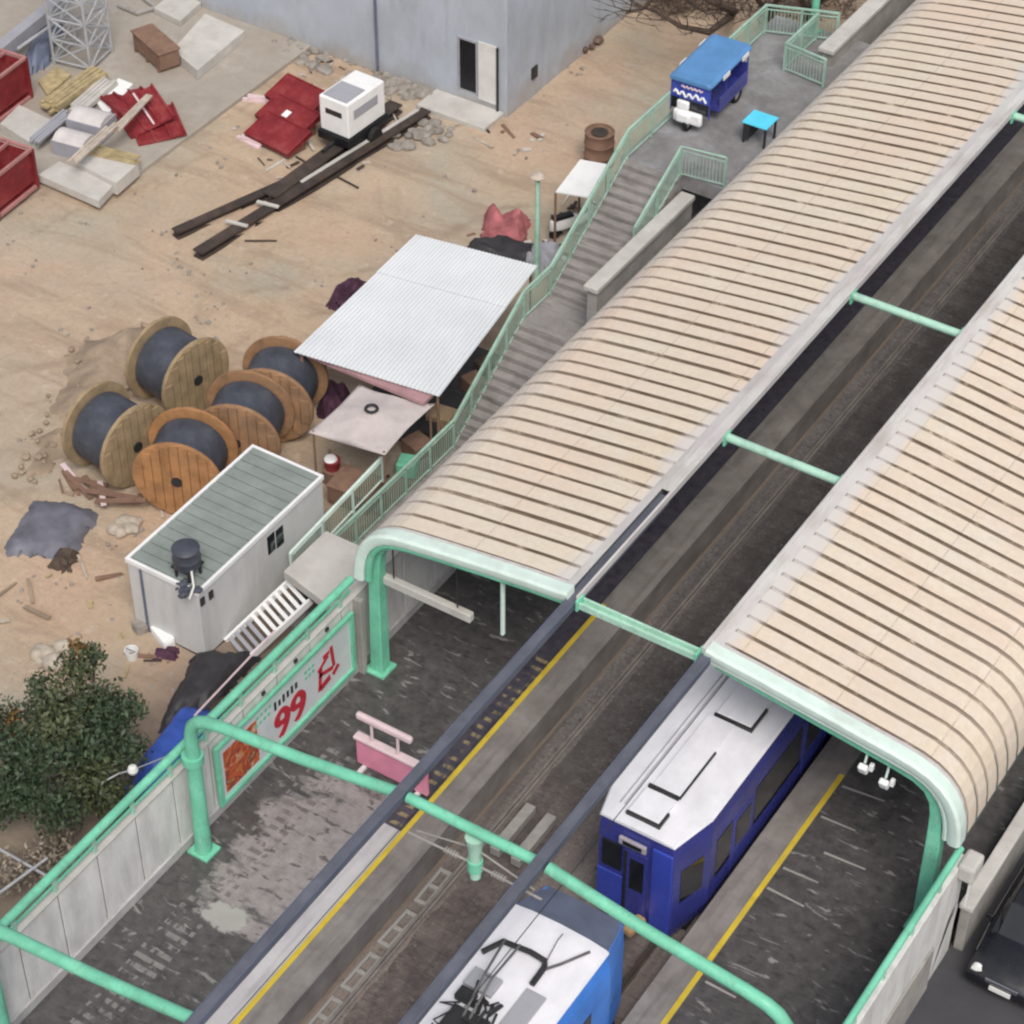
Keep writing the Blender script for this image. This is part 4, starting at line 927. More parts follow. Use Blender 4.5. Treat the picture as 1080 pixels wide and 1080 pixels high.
q = PY(399, 60, by); MB().tube([(q.x, by-.07, GZ), (q.x, by-.07, 11)], .05, 8).build('drainpipe', 'slate', b)
q = PX(563, 76, bxr); MB().cbox((bxr+.03, q.y, q.z), (.06, .35, .45)).build('vent', 'dark', b)
MB().box((-22.9, by-1.25, GZ-.1), (bxr-.1, by-.01, GZ+.22)).build('door_step', 'concrete_lt', b, bevel=.03)
# rubble beside the building
rb = MB(); rnd = random.Random(11)
for (u, v, r_, n_) in ((430, 95, .9, 40), (470, 92, .7, 35), (452, 96, .6, 30), (415, 84, .7, 30), (360, 60, 1.4, 40), (320, 50, 1.2, 30), (455, 140, .7, 25), (420, 150, .5, 12), (330, 40, 1.2, 25)): g = PZ(u, v, GZ); rocks(rb, g, r_, n_, .06, .26, GZ, rnd)
o = rb.build('rubble', 'rock'); o['kind'] = 'stuff'; tag(o, 'broken rubble lying along the foot of the grey building', 'rubble')
rb = MB()
for (u, v, r_, n_) in ((595, 50, .5, 12), (615, 48, .6, 14), (632, 15, .5, 10)): g = PZ(u, v, GZ); rocks(rb, g, r_, n_, .08, .22, GZ+.1, rnd)
o = rb.build('debris', 'twig'); o['kind'] = 'stuff'; tag(o, 'scattered brushwood and debris beside the building corner', 'debris')
# loose stones over the sand
rb = MB(); rnd = random.Random(21)
for k in range(260):
    g = PZ(rnd.uniform(-20, 640), rnd.uniform(60, 760), GZ)
    if g.x > -12.2 or (g.x < -28 and g.y > 27) : continue
    rocks(rb, g, .3, rnd.choice((1, 1, 2, 4)), .025, .08, GZ, rnd)
o = rb.build('loose_stones', 'rock'); o['kind'] = 'stuff'; tag(o, 'loose stones scattered over the sandy site', 'stones')

def scrap(areas, seed, mats, name, label, n):
    rr = random.Random(seed); mb = MB()
    for _ in range(n):
        u, v, ru, rv = rr.choice(areas); p = PZ(u+rr.gauss(0, ru), v+rr.gauss(0, rv), GZ)
        if p.x > -12.3 or (p.x < -28.2 and p.y > 27.3) or (-14.9 < p.x < -12.2 and 12.6 < p.y < 18.5) or p.y > 39.2: continue
        mb.k = rr.randrange(len(mats)); L = rr.choice((.12, .2, .3, .5, .9)); mb.cbox((p.x, p.y, GZ+.05+rr.random()*.04), (L, rr.uniform(.04, .16), rr.uniform(.015, .06)), rz=rr.uniform(0, 3.1), ry=rr.uniform(-.15, .15))
    o = mb.build(name, mats); o['kind'] = 'stuff'; tag(o, label, 'scrap'); return o
scrap([(420, 130, 30, 14), (350, 160, 40, 14), (300, 175, 25, 8), (330, 70, 30, 8), (540, 140, 30, 12)], 51, ['polewood', 'wood_dk', 'rust', 'concrete_lt'], 'offcut_litter', 'small timber and metal litter around the girders and red panels', 60)
scrap([(110, 520, 40, 14), (150, 660, 18, 12), (330, 400, 25, 25), (375, 510, 25, 14), (160, 700, 22, 10), (60, 640, 40, 30)], 52, ['wood_dk', 'wood', 'rust', 'rock_lt', 'earth'], 'yard_litter', 'small scraps littering the sand between the spools, office cabin and tree', 45)
scrap([(560, 250, 30, 16), (610, 225, 14, 14), (590, 270, 14, 8), (645, 150, 10, 10)], 53, ['dark', 'sheetwhite', 'rust', 'wood_dk'], 'stair_litter', 'scraps of rubbish on the sand along the outer stairs railing', 40)
# generator
g = thing('generator', 'white boxed generator on a dark trailer beside the grey building', 'generator', (-23.6, 35.4, GZ), R(-3))
MB().box((-.62, -1.0, .78), (.62, 1.0, 2.1)).build('canopy_box', 'white', g, bevel=.05, local=True)
MB().box((-.35, -1.012, 1.5), (.35, -1.0, 1.7)).build('grille', 'dark', g, local=True); MB().box((.62, -.7, 1.4), (.632, .6, 1.75)).build('side_louvre', 'sheetgrey', g, local=True)
MB().box((-.5, -.9, 2.1), (.5, .1, 2.14)).build('top_plate', 'sheetgrey', g, local=True)
MB().box((-.68, -1.1, .45), (.68, 1.1, .77)).build('chassis', 'black', g, bevel=.03, local=True)
MB().tube([(0, -1.1, .5), (0, -1.7, .45)], .06).build('tow_bar', 'dark', g, local=True)
for x in (-.75, .75): MB().lathe([(0, -.12), (.3, -.12), (.36, 0), (.3, .12), (0, .12)], (x, .2, .36), 16, Matrix.Rotation(R(90), 4, 'Y')).build('wheel', 'rubber', g, local=True, smooth=True)

# red formwork panels stacked like steps
for k, (u0, v0, lab) in enumerate(((293, 140, 'red steel formwork panel, front one of the three leaning beside the generator'), (304, 121, 'red steel formwork panel with a white mark, middle of three beside the generator'), (314, 100, 'red steel formwork panel, rear one of the three leaning beside the generator'))):
    c = PZ(u0, v0, GZ+.5+.12*k)
    t = thing('formwork_panel', lab, 'formwork panel', (c.x, c.y, GZ), R(-8), 'red formwork panels by the generator')
    for args in ():
        pass
    Mx = Matrix.Translation((0, 0, .48+.12*k)) @ Matrix.Rotation(R(16), 4, 'X')
    MB().box((-1.05, -.62, -.03), (1.05, .62, .03), Mx).build('sheet', 'red', t, local=True)
    m = MB()
    for x in (-1.05, 1.0): m.box((x, -.62, -.12), (x+.05, .62, .06), Mx)
    for y in (-.62, .57): m.box((-1.0, y, -.12), (1.0, y+.05, .065), Mx)
    m.build('rim', 'red', t, local=True)
    if k == 1: MB().box((-.2, -.15, .031), (.05, .15, .04), Mx).build('white_mark', 'white', t, local=True)
    m = MB()
    for x in (-.8, .8): m.cbox((x, 0, .12+.05*k), (.12, .9, .5+.1*k))
    m.build('trestle', 'wood_dk', t, local=True)
for (u, v, a, lab) in ((272, 108, 20, 'short pale timber offcut beside the red panels, upper one'), (262, 152, -10, 'pale timber offcut lying below the red panels')):
    c = PZ(u, v, GZ)
    o = MB().cbox((0, 0, .06), (1.1, .14, .1)).cbox((0, .25, .06), (.9, .14, .1)).cbox((.1, .08, .16), (.9, .16, .1), rz=.2).build('timber_offcut', 'pinkpale', local=True); o.location = c; o.rotation_euler = (0, 0, R(a)); tag(o, lab, 'timber', 'timber offcuts')

# long black beams
def ibeam(a, b, w, h, lab, mat='rust'):
    a, b = Vector(a), Vector(b); d = b-a; L = d.length; ang = math.atan2(d.y, d.x)
    t = thing('steel_girder', lab, 'girder', a, ang, 'long dark girders lying on the sand')
    MB().box((0, -w/2, 0), (L, w/2, .06)).box((0, -w/2, h-.06), (L, w/2, h)).box((0, -.05, .06), (L, .05, h-.06)).build('flange_and_web', mat, t, local=True)
    return t, L
a, L = ibeam(PZ(185, 251, GZ), PZ(345, 180, GZ), .36, .30, 'long dark girder lying on the sand, reaching farthest left')
b2, L2 = ibeam(PZ(209, 273, GZ), PZ(450, 123, GZ), .42, .30, 'long dark girder with a pale strip on top and pale packing timbers')
MB().box((L2*.45, .12, .305), (L2*.98, .26, .33)).build('pale_strip', 'concrete_lt', b2, local=True)
for f in (.17, .30): MB().cbox((L2*f, .1, .335), (.12, .8, .06), rz=.3).build('packing_timber', 'concrete_lt', b2, local=True)
ibeam(PZ(285, 214, GZ+.05), PZ(418, 116, GZ+.05), .55, .32, 'wide dark girder lying between the other two, beside the generator')
for (u, v, u2, v2, lab) in ((258, 254, 292, 254, 'thin dark rod on the sand beside the lower end of the girders'), (355, 186, 378, 198, 'thin dark rod on the sand beside the middle of the girders'), (312, 165, 335, 178, 'thin dark rod on the sand between red panels and girders')):
    o = MB().tube([PZ(u, v, GZ+.04), PZ(u2, v2, GZ+.04)], .035, 6).build('steel_rod', 'rust'); tag(o, lab, 'rod', 'rods on the sand')

# cable spools
def spool(u, v, rz, lab, fm, R_=1.31, W=1.45, r_=1.05):
    c = PZ(u, v, GZ+R_)
    t = thing('cable_spool', lab, 'cable spool', (c.x, c.y, GZ), rz, 'cable spools behind the portable office')
    X = Matrix.Translation((0, 0, R_)) @ Matrix.Rotation(R(90), 4, 'Y')
    prof = [(0, -W/2+.06)]+[(r_+(.008 if i % 2 else -.006), -W/2+.06+(W-.12)*i/24) for i in range(25)]+[(0, W/2-.06)]
    MB().lathe(prof, (0, 0, 0), 36, X).build('cable_winding', 'cable', t, local=True, smooth=True)
    for s in (-1, 1):
        f = MB().lathe([(.09, s*W/2), (R_, s*W/2), (R_, s*(W/2+.10)), (R_*.985, s*(W/2+.115)), (.09, s*(W/2+.115)), (.09, s*W/2)], (0, 0, 0), 40, X).build('flange', fm, t, local=True)
        m = MB(); z = s*(W/2+.135)
        for k in range(-4, 5):
            y = k*.272; h = math.sqrt(max(.01, (R_*.985)**2-(abs(y)+.135)**2))
            m.box((-h, y-.122, z-.02), (h, y+.122, z+.02), X @ Matrix.Identity(4))
        m.build('boards', fm, f, local=True)
        MB().lathe([(0, s*(W/2+.15)), (.16, s*(W/2+.15)), (.16, s*(W/2+.2)), (0, s*(W/2+.2))], (0, 0, 0), 14, X).build('hub', 'dark', f, local=True)
    return t
spool(187, 388, R(-8), 'cable spool with ochre flange, rearmost left of the five', 'flange')
spool(122, 458, R(-6), 'cable spool with ochre flange, leftmost of the five', 'flange')
spool(293, 410, R(110), 'cable spool nearest the white sheet roof', 'flange_or')
spool(257, 447, R(112), 'cable spool in the middle of the row of three', 'flange_or')
spool(196, 487, R(112), 'cable spool with bright orange flange beside the portable office roof', 'flange_br')

# mound of earth behind the spools, grey sheet heap, timber debris
def heapthing(name, label, cat, px, z, h, mat, seed, n=16, rough=.3, zpx=None):
    pts = [PZ(u, v, GZ if zpx is None else zpx) for u, v in px]
    o = heap(pts, h, z, n, rough, seed).build(name, mat, smooth=True, fix=False); return tag(o, label, cat)
from mathutils import noise as NZ
def mound(name, label, cat, lumps, mat, seed):
    mb = MB(); n = 46; xs = [l[0] for l in lumps]; ys = [l[1] for l in lumps]; x0, x1, y0, y1 = min(xs)-2.2, max(xs)+2.2, min(ys)-2.2, max(ys)+2.2
    H = {}
    for i in range(n+1):
        for j in range(n+1):
            x, y = x0+(x1-x0)*i/n, y0+(y1-y0)*j/n; h = -.16
            for (cx, cy, r, a) in lumps: h += a*math.exp(-((x-cx)**2+(y-cy)**2)/(r*r))
            h += .10*NZ.noise(V((x*2.1, y*2.1, seed)))+.07*NZ.noise(V((x*5, y*5, seed))); H[i, j] = (x, y, GZ+h)
    mb.add([H[i, j] for i in range(n+1) for j in range(n+1)], [(i*(n+1)+j, (i+1)*(n+1)+j, (i+1)*(n+1)+j+1, i*(n+1)+j+1) for i in range(n) for j in range(n)])
    t = thing(name, label, cat, (sum(xs)/len(xs), sum(ys)/len(ys), GZ)); mb.build('soil', mat, t, smooth=True, fix=False)
    rk = MB(); rr = random.Random(seed)
    for (cx, cy, r, a) in lumps: rocks(rk, (cx, cy), r*1.2, 14, .04, .13, GZ+a*.45, rr)
    rk.build('clods', mat, t)['kind'] = 'stuff'; return t
V = Vector
_l = [PZ(u, v, GZ) for u, v in ((60, 470), (85, 430), (110, 400), (135, 372), (150, 360), (40, 500), (100, 375))]
mound('earth_mound', 'low mound of stony brown earth left of the cable spools', 'mound', [(p.x, p.y, r, a) for p, r, a in zip(_l, (.8, .9, 1.0, .9, .7, .6, .7), (.35, .42, .5, .45, .35, .28, .3))], 'earth', 3)
heapthing('grey_sheet', 'crumpled dark grey sheet lying on the sand below the spools', 'sheet', ((0, 585), (75, 592), (110, 540), (35, 525)), GZ, .35, 'greytarp', 4, 18, .3)
heapthing('brown_sack', 'brown lumpy sack beside the crumpled grey sheet', 'sack', ((50, 600), (75, 605), (84, 585), (64, 580)), GZ, .35, 'bark', 5, 10, .4)
for (u, v, lab, mt) in ((135, 555, 'pale stone-like lump between spools and portable office', 'concrete_lt'), (55, 690, 'flat pale slab on the sand behind the leafy tree', 'concrete_lt')):
    c = PZ(u, v, GZ); mb = MB(); rocks(mb, c, .45, 12, .1, .3, GZ, random.Random(u)); o = mb.build('stone_heap', 'rock_lt', smooth=True); tag(o, lab, 'stones')
t = thing('timber_debris', 'broken dark timber boards on the sand below the leftmost spool', 'timber', PZ(98, 512, GZ))
rnd = random.Random(6)
for k in range(9):
    c = PZ(70+k*7+rnd.uniform(-4, 4), 502+k*3+rnd.uniform(-5, 5), GZ+.1+.04*k); MB().cbox(c, (rnd.uniform(.7, 1.7), .16, .05), rz=rnd.uniform(-.9, .5), ry=rnd.uniform(-.12, .12)).build('board', 'pinkpale' if k % 4 == 1 else 'wood_dk', t)

# portable office
c = thing('portable_office', 'pale portable office cabin with ribbed grey roof on the sand', 'site office', (-13.5, 15.6, GZ))
x0, x1, y0, y1, z0, z1 = -14.68, -12.32, 12.85, 18.28, GZ+.08, 1.45
MB().box((x0, y0, z0), (x1, y1, z1)).build('walls', 'container_wall', c, bevel=.02)
m = MB(); yy = y0+.12; pitch = .36
while yy < y1-.2:
    m.box((x0+.06, yy, z1+.003), (x1-.06, yy+pitch-.07, z1+.05)); yy += pitch
m.box((x0+.04, y0+.04, z1-.01), (x1-.04, y1-.04, z1+.012)); rs = m.build('roof_sheet', 'container_roof', c)
m = MB()
for a, b_ in (((x0-.04, y0-.04, z1-.08), (x0+.05, y1+.04, z1+.07)), ((x1-.05, y0-.04, z1-.08), (x1+.04, y1+.04, z1+.07)), ((x0+.05, y0-.04, z1-.08), (x1-.05, y0+.05, z1+.068)), ((x0+.05, y1-.05, z1-.08), (x1-.05, y1+.04, z1+.068))): m.box(a, b_)
m.build('roof_trim', 'white', c, bevel=.01)
for u, v in ((286, 573), (295, 566)):
    p = PX(u, v, x1); MB().box((x1-.03, p.y-.16, p.z-.32), (x1+.015, p.y+.16, p.z+.32)).build('window', 'glass', c, bevel=.01)
for u, v in ((213, 634), (222, 627)):
    p = PX(u, v, x1); MB().cbox((x1+.02, p.y, p.z), (.05, .16, .26)).build('vent', 'dark', c, bevel=.01)
MB().box((x0+.42, y0-.05, z0), (x0+.48, y0-.005, z1-.1)).build('downpipe', 'slate', c)
MB().box((x0-.02, y0-.02, GZ-.1), (x1+.02, y1+.02, GZ+.08)).build('skid', 'dark', c)
p = PZ(199, 606, z1+.06)
t = thing('water_drum', 'dark water drum on the portable office roof', 'drum', (p.x, p.y, z1+.06))
m = MB()
for a in (-.22, .22):
    for b_ in (-.22, .22): m.box((p.x+a-.03, p.y+b_-.03, z1+.06), (p.x+a+.03, p.y+b_+.03, z1+.4))
m.cbox((p.x, p.y, z1+.42), (.62, .62, .05)).build('stand', 'dark', t)
MB().lathe([(0, 0), (.36, 0), (.38, .05), (.36, .2), (.385, .24), (.36, .28), (.36, .5), (.38, .55), (.3, .62), (.08, .66), (0, .66)], (p.x, p.y, z1+.45), 22).build('drum_body', 'cable', t, smooth=True)
MB().tube([(p.x+.3, p.y-.2, z1+.5), (p.x+.5, p.y-.4, z1+.2), (p.x+.62, p.y-.75, z1+.1)], .03, 6).build('hose', 'white_trim', t)
m = MB(); rocks(m, (p.x+.25, p.y-.45, 0), .35, 12, .06, .13, z1+.06, rnd); m.build('rags', 'cable', t)

# white steel stair flight beside the office
t = thing('steel_steps', 'white steel step flight leaning beside the portable office', 'steps', PZ(280, 650, -.3))
A, B_ = PZ(248, 688, GZ+.05), PZ(318, 622, .2); d = (B_-A); L = d.length; dn = d.normalized(); sd = dn.cross(Vector((0, 0, 1))).normalized(); up = sd.cross(dn)
Mx = Matrix((( *[dn.x, sd.x, up.x], A.x), (*[dn.y, sd.y, up.y], A.y), (*[dn.z, sd.z, up.z], A.z), (0, 0, 0, 1)))
for s in (-.5, .5): MB().box((0, s-.04, -.1), (L, s+.04, .1), Mx).build('stringer', 'white', t)
for k in range(11):
    x = .15+k*(L-.3)/10; MB().box((x-.055, -.46, .02), (x+.055, .46, .07), Mx).build('tread', 'white' if k > 3 else 'sheetgrey', t)
# small clutter by the office and behind the wall
for (u, v, sz, mt, nm, lab) in ((172, 672, (.8, .35, .3), 'white', 'white_box', 'white box on the sand at the near corner of the portable office'), (139, 690, (.35, .35, .3), 'white', 'white_bucket', 'small white bucket on the sand left of the portable office'), (148, 662, (.4, .35, .3), 'rock', 'grey_sack', 'grey sack against the near end of the portable office')):
    p = PZ(u, v, GZ+.15); t = thing(nm, lab, nm.split('_')[1], (p.x, p.y, GZ))
    if 'bucket' in nm:
        MB().lathe([(0, 0), (.15, 0), (.19, .32), (.17, .32), (.14, .03), (0, .03)], (p.x, p.y, GZ), 16).build('pail', mt, t, smooth=True); MB().tube([(p.x-.18, p.y, GZ+.3), (p.x, p.y-.1, GZ+.42), (p.x+.18, p.y, GZ+.3)], .012, 5).build('handle', 'dark', t)
    else:
        MB().cbox((p.x, p.y, GZ+sz[2]/2), sz, rz=-.4).build('casing', mt, t, bevel=.06); MB().cbox((p.x, p.y, GZ+sz[2]+.012), (sz[0]*.96, sz[1]*.96, .03), rz=-.4).build('lid', mt, t, bevel=.01)
heapthing('red_rags', 'dark red rags lying beside the white box', 'rags', ((158, 700), (190, 700), (192, 685), (165, 682)), GZ, .22, 'purple', 8, 10, .5)
heapthing('black_tarpaulin', 'black tarpaulin heap between the portable office and the platform wall', 'tarpaulin', ((165, 775), (225, 750), (280, 690), (205, 690)), GZ, .55, 'blacktarp', 9, 18, .25)
heapthing('blue_tarpaulin', 'blue tarpaulin cover beside the platform wall handrail', 'tarpaulin', ((130, 835), (185, 845), (250, 765), (200, 745)), GZ+.2, .8, 'bluetarp', 10, 18, .15, GZ+.2)
heapthing('undergrowth', 'dark leaf litter and rubbish along the foot of the platform wall', 'rubbish', ((-60, 1090), (60, 1000), (300, 720), (235, 720)), GZ, .3, 'bark', 12, 22, .8)
p = PZ(140, 812, 1.2)
t = thing('bracket_lamp', 'small white bulb lamp on a thin bent arm beside the leafy tree', 'lamp', p)
MB().lathe([(0, -.14), (.1, -.1), (.14, 0), (.1, .1), (0, .14)], p, 14).build('bulb', 'lamp', t, smooth=True)
e = PZ(108, 825, 1.2); MB().tube([p, PZ(125, 816, 1.3), e, PZ(104, 850, .4)], .022, 6).tube([p, PZ(175, 798, 1.6)], .015, 6).build('arm', 'silver', t)

# white sheet roof shelter
s = thing('sheet_shelter', 'large white corrugated sheet roof shelter beside the stairs', 'shelter', (-13.8, 25, GZ))
co = [PZ(310, 371, 1.5), PZ(439, 248, 1.75), PZ(567, 281, 1.75), PZ(463, 418, 1.45)]
mb = MB(); n = 72
for half in (0, 1):
    v0, v1 = (0, .68) if half == 0 else (.665, 1.0)
    vs = []
    for j in range(2):
        v = (v0, v1)[j]
        for i in range(n+1):
            u = i/n; p = (co[0]*(1-u)+co[3]*u)*(1-v)+(co[1]*(1-u)+co[2]*u)*v; vs.append(p+Vector((0, 0, .011*math.cos(i*math.pi)+.03*half)))
    mb.add(vs, [(i, i+1, n+1+i+1, n+1+i) for i in range(n)])
o = mb.build('roof_sheet', 'shedwhite', s, fix=False); so = o.modifiers.new('solid', 'SOLIDIFY'); so.thickness = .02
for k, q in enumerate(co):
    MB().cyl((q.x+(.15 if k in (0, 1) else -.15), q.y+(.15 if k in (0, 3) else -.15), GZ), (q.x+(.15 if k in (0, 1) else -.15), q.y+(.15 if k in (0, 3) else -.15), q.z-.04), .045).build('post', 'wood_dk', s)
MB().box((co[0].x+.3, co[0].y+.22, 1.27), (co[3].x-.25, co[3].y+.25, 1.38)).build('valance', 'pinktrim', s)
MB().box((-15.2, 23, GZ), (-12.4, 28, GZ+.06)).build('ground_sheet', 'blacktarp', s)
# beige tent canopy
s = thing('canvas_awning', 'beige canvas awning with a ring on top, between spools and left canopy', 'awning', (-12.6, 21.1, GZ))
cs = [PZ(325, 456, 1.2), PZ(379, 405, 1.2), PZ(459, 426, 1.2), PZ(406, 480, 1.2)]
cen = sum(cs, Vector())/4; mb = MB(); n = 18; vs = []
for i in range(n+1):
    for j in range(n+1):
        u, v = i/n, j/n; p = (cs[0]*(1-u)+cs[3]*u)*(1-v)+(cs[1]*(1-u)+cs[2]*u)*v
        d = max(abs(u-.5), abs(v-.5))*2; sag = math.sin(math.pi*u)*math.sin(math.pi*v)
        e = 1-d
        p = p+Vector((0, 0, .32*e**1.1-.10*math.sin(math.pi*min(1, max(0, min(u, v, 1-u, 1-v)*0+u)))*(1 if v in (0, 1) else 0)-.08*(abs(math.sin(2*math.pi*u))*abs(math.sin(2*math.pi*v)))))
        if i in (0, n): p += (cen-p)*.06*math.sin(math.pi*v)
        if j in (0, n): p += (cen-p)*.06*math.sin(math.pi*u)
        vs.append(p)
mb.add(vs, [(i*(n+1)+j, (i+1)*(n+1)+j, (i+1)*(n+1)+j+1, i*(n+1)+j+1) for i in range(n) for j in range(n)])
o = mb.build('canvas', 'tent', s, smooth=True, fix=False); so = o.modifiers.new('solid', 'SOLIDIFY'); so.thickness = .015
for q in cs: MB().cyl((q.x+(cen.x-q.x)*.08, q.y+(cen.y-q.y)*.08, GZ), (q.x+(cen.x-q.x)*.08, q.y+(cen.y-q.y)*.08, 1.22), .035).build('post', 'wood_dk', s)
m = MB()
for k in range(12):
    a, b_ = k*math.pi/6, (k+1)*math.pi/6; m.tube([(cen.x+.17*math.cos(a), cen.y+.17*math.sin(a), 1.56), (cen.x+.17*math.cos(b_), cen.y+.17*math.sin(b_), 1.56)], .045, 6)
m.build('ring', 'dark', s, smooth=True)
# brown crate with a red and white tub below the awning
p = PZ(375, 508, -.35)
t = thing('plywood_crate', 'brown plywood crate below the beige awning', 'crate', (p.x, p.y, GZ))
MB().cbox((p.x, p.y, -.7), (1.3, 1.0, .6), rz=R(5)).build('case', 'wood_dk', t, bevel=.02); MB().cbox((p.x, p.y, -.375), (1.36, 1.06, .05), rz=R(5)).build('lid', 'wood_dk', t, bevel=.01)
p = PZ(350, 484, -.2)
t = thing('red_tub', 'red tub with a white lid beside the brown crate', 'tub', (p.x, p.y, -.55))
MB().lathe([(0, 0), (.2, 0), (.25, .32), (0, .32)], (p.x, p.y, -.55), 16).build('tub_body', 'red', t, smooth=True); MB().lathe([(0, .4), (.16, .38), (.2, .32)], (p.x-.05, p.y, -.55), 14).build('lid', 'white', t, smooth=True)
MB().lathe([(0, 0), (.3, 0), (.3, .45), (0, .45)], (p.x, p.y, GZ), 14).build('stool', 'wood_dk', t)
heapthing('maroon_cloth', 'dark maroon bundle on the sand at the upper left edge of the white shelter', 'bundle', ((342, 325), (362, 330), (392, 300), (365, 292)), GZ, .35, 'purple', 14, 12, .5)
heapthing('red_bundle', 'faded red cloth bundle behind the white shelter', 'bundle', ((505, 262), (552, 268), (562, 232), (512, 225)), GZ, .6, 'redcloth', 15, 18, .6)
heapthing('dark_bundle', 'dark bundle on the sand between the red cloth and the green lamp post', 'bundle', ((485, 268), (575, 288), (572, 262), (500, 252)), GZ, .45, 'blacktarp', 16, 16, .5)
heapthing('grey_bags', 'pale grey plastic bags at the foot of the green lamp post', 'bags', ((550, 282), (580, 290), (600, 268), (560, 258)), GZ, .5, 'sheetgrey', 17, 14, .6)
for (u, v, lab, seed) in ((325, 395, 'dark clutter between the far spool and the white shelter', 31), (350, 425, 'purple and black clutter under the near edge of the white shelter', 32)):
    heapthing('clutter_heap', lab, 'clutter', ((u-14, v+14), (u+14, v+18), (u+20, v-12), (u-10, v-16)), GZ, .55, 'purple', seed, 12, .6)
# clutter under the shelter's stair side
rnd = random.Random(12)
t = thing('crate_stack', 'dark crates and boards stacked between the awning and the stairs', 'crates', PZ(440, 460, GZ))
for k, (u, v) in enumerate(((440, 470), (452, 455), (466, 440), (430, 490), (478, 425), (500, 405), (515, 385))):
    q = PZ(u, v, GZ+.3); q.x = min(q.x, -12.0); MB().cbox((q.x, q.y, GZ+.25), (rnd.uniform(.5, .9), rnd.uniform(.4, .8), rnd.uniform(.4, .6)), rz=rnd.uniform(-.4, .4)).build('crate', ('wood_dk', 'dark', 'flange', 'green', 'dark', 'wood_dk', 'bark')[k], t, bevel=.02)

# green lamp post on the site
a = PZ(566, 292, GZ+.3); 
t = thing('lamp_post', 'slim green lamp post with a flat cap standing behind the white shelter', 'lamp post', (a.x, a.y, GZ))
top = PX(562, 192, a.x)
MB().tube([(a.x, a.y, GZ), (a.x, a.y, top.z)], [.10, .07], 12).build('shaft', 'green_pale', t, smooth=True); MB().lathe([(0, 0), (.2, .0), (.24, .05), (.12, .16), (0, .18)], (a.x, a.y, top.z), 16).build('cap', 'polewood', t, smooth=True)
# small white awning, drum and bicycle beside the stairs
cs = [PZ(586, 202, 1.4), PZ(612, 168, 1.5), PZ(640, 173, 1.5), PZ(622, 208, 1.4)]
s = thing('white_awning', 'small white sheet awning against the stairs railing', 'awning', (-13.6, 33.5, GZ))
MB().slab(cs, .05).build('sheet', 'white', s)
for q in cs: MB().cyl((q.x, q.y, GZ), (q.x, q.y, q.z-.05), .04).build('post', 'wood_dk', s)
p = PZ(632, 155, GZ+.7)
t = thing('steel_drum', 'rusty brown drum standing beyond the small white awning', 'drum', (p.x, p.y, GZ))
MB().lathe([(0, 0), (.5, 0), (.52, .04), (.5, .1), (.5, .42), (.53, .46), (.5, .5), (.5, .85), (.53, .89), (.5, .93), (.5, 1.28), (.52, 1.32), (.46, 1.32), (.45, 1.26), (0, 1.26)], (p.x, p.y, GZ), 24).build('drum_body', 'wood_dk', t, smooth=True)
MB().lathe([(0, 1.27), (.3, 1.27), (.3, 1.29), (0, 1.29)], (p.x, p.y, GZ), 16).build('drum_lid', 'rust', t)
p = PZ(603, 236, GZ+.4)
t = thing('parked_scooter', 'white scooter parked below the small white awning', 'scooter', (p.x, p.y, GZ), R(60))
MB().loft([[Vector((x, y*w, z)) for y, z in ((-.14, .35), (.14, .35), (.17, .6), (.1, .75), (-.1, .75), (-.17, .6))] for x, w in ((-.8, .4), (-.5, 1), (.0, .95), (.2, .5))]).build('body', 'white', t, local=True, bevel=.04, smooth=True)
MB().tube([(.2, 0, .4), (.45, 0, .45), (.7, 0, .6), (.8, 0, 1.0)], [.12, .1, .12, .06], 8).build('front_shield', 'white', t, local=True, smooth=True)
MB().cbox((-.35, 0, .8), (.75, .28, .12)).build('saddle', 'black', t, local=True, bevel=.05); MB().tube([(.78, -.32, 1.05), (.74, 0, 1.0), (.78, .32, 1.05)], .025).build('handlebar', 'dark', t, local=True)
for x in (-.6, .75): MB().lathe([(0, -.06), (.18, -.06), (.24, 0), (.18, .06), (0, .06)], (x, 0, .25), 16, Matrix.Rotation(R(90), 4, 'X')).build('wheel', 'rubber', t, local=True)

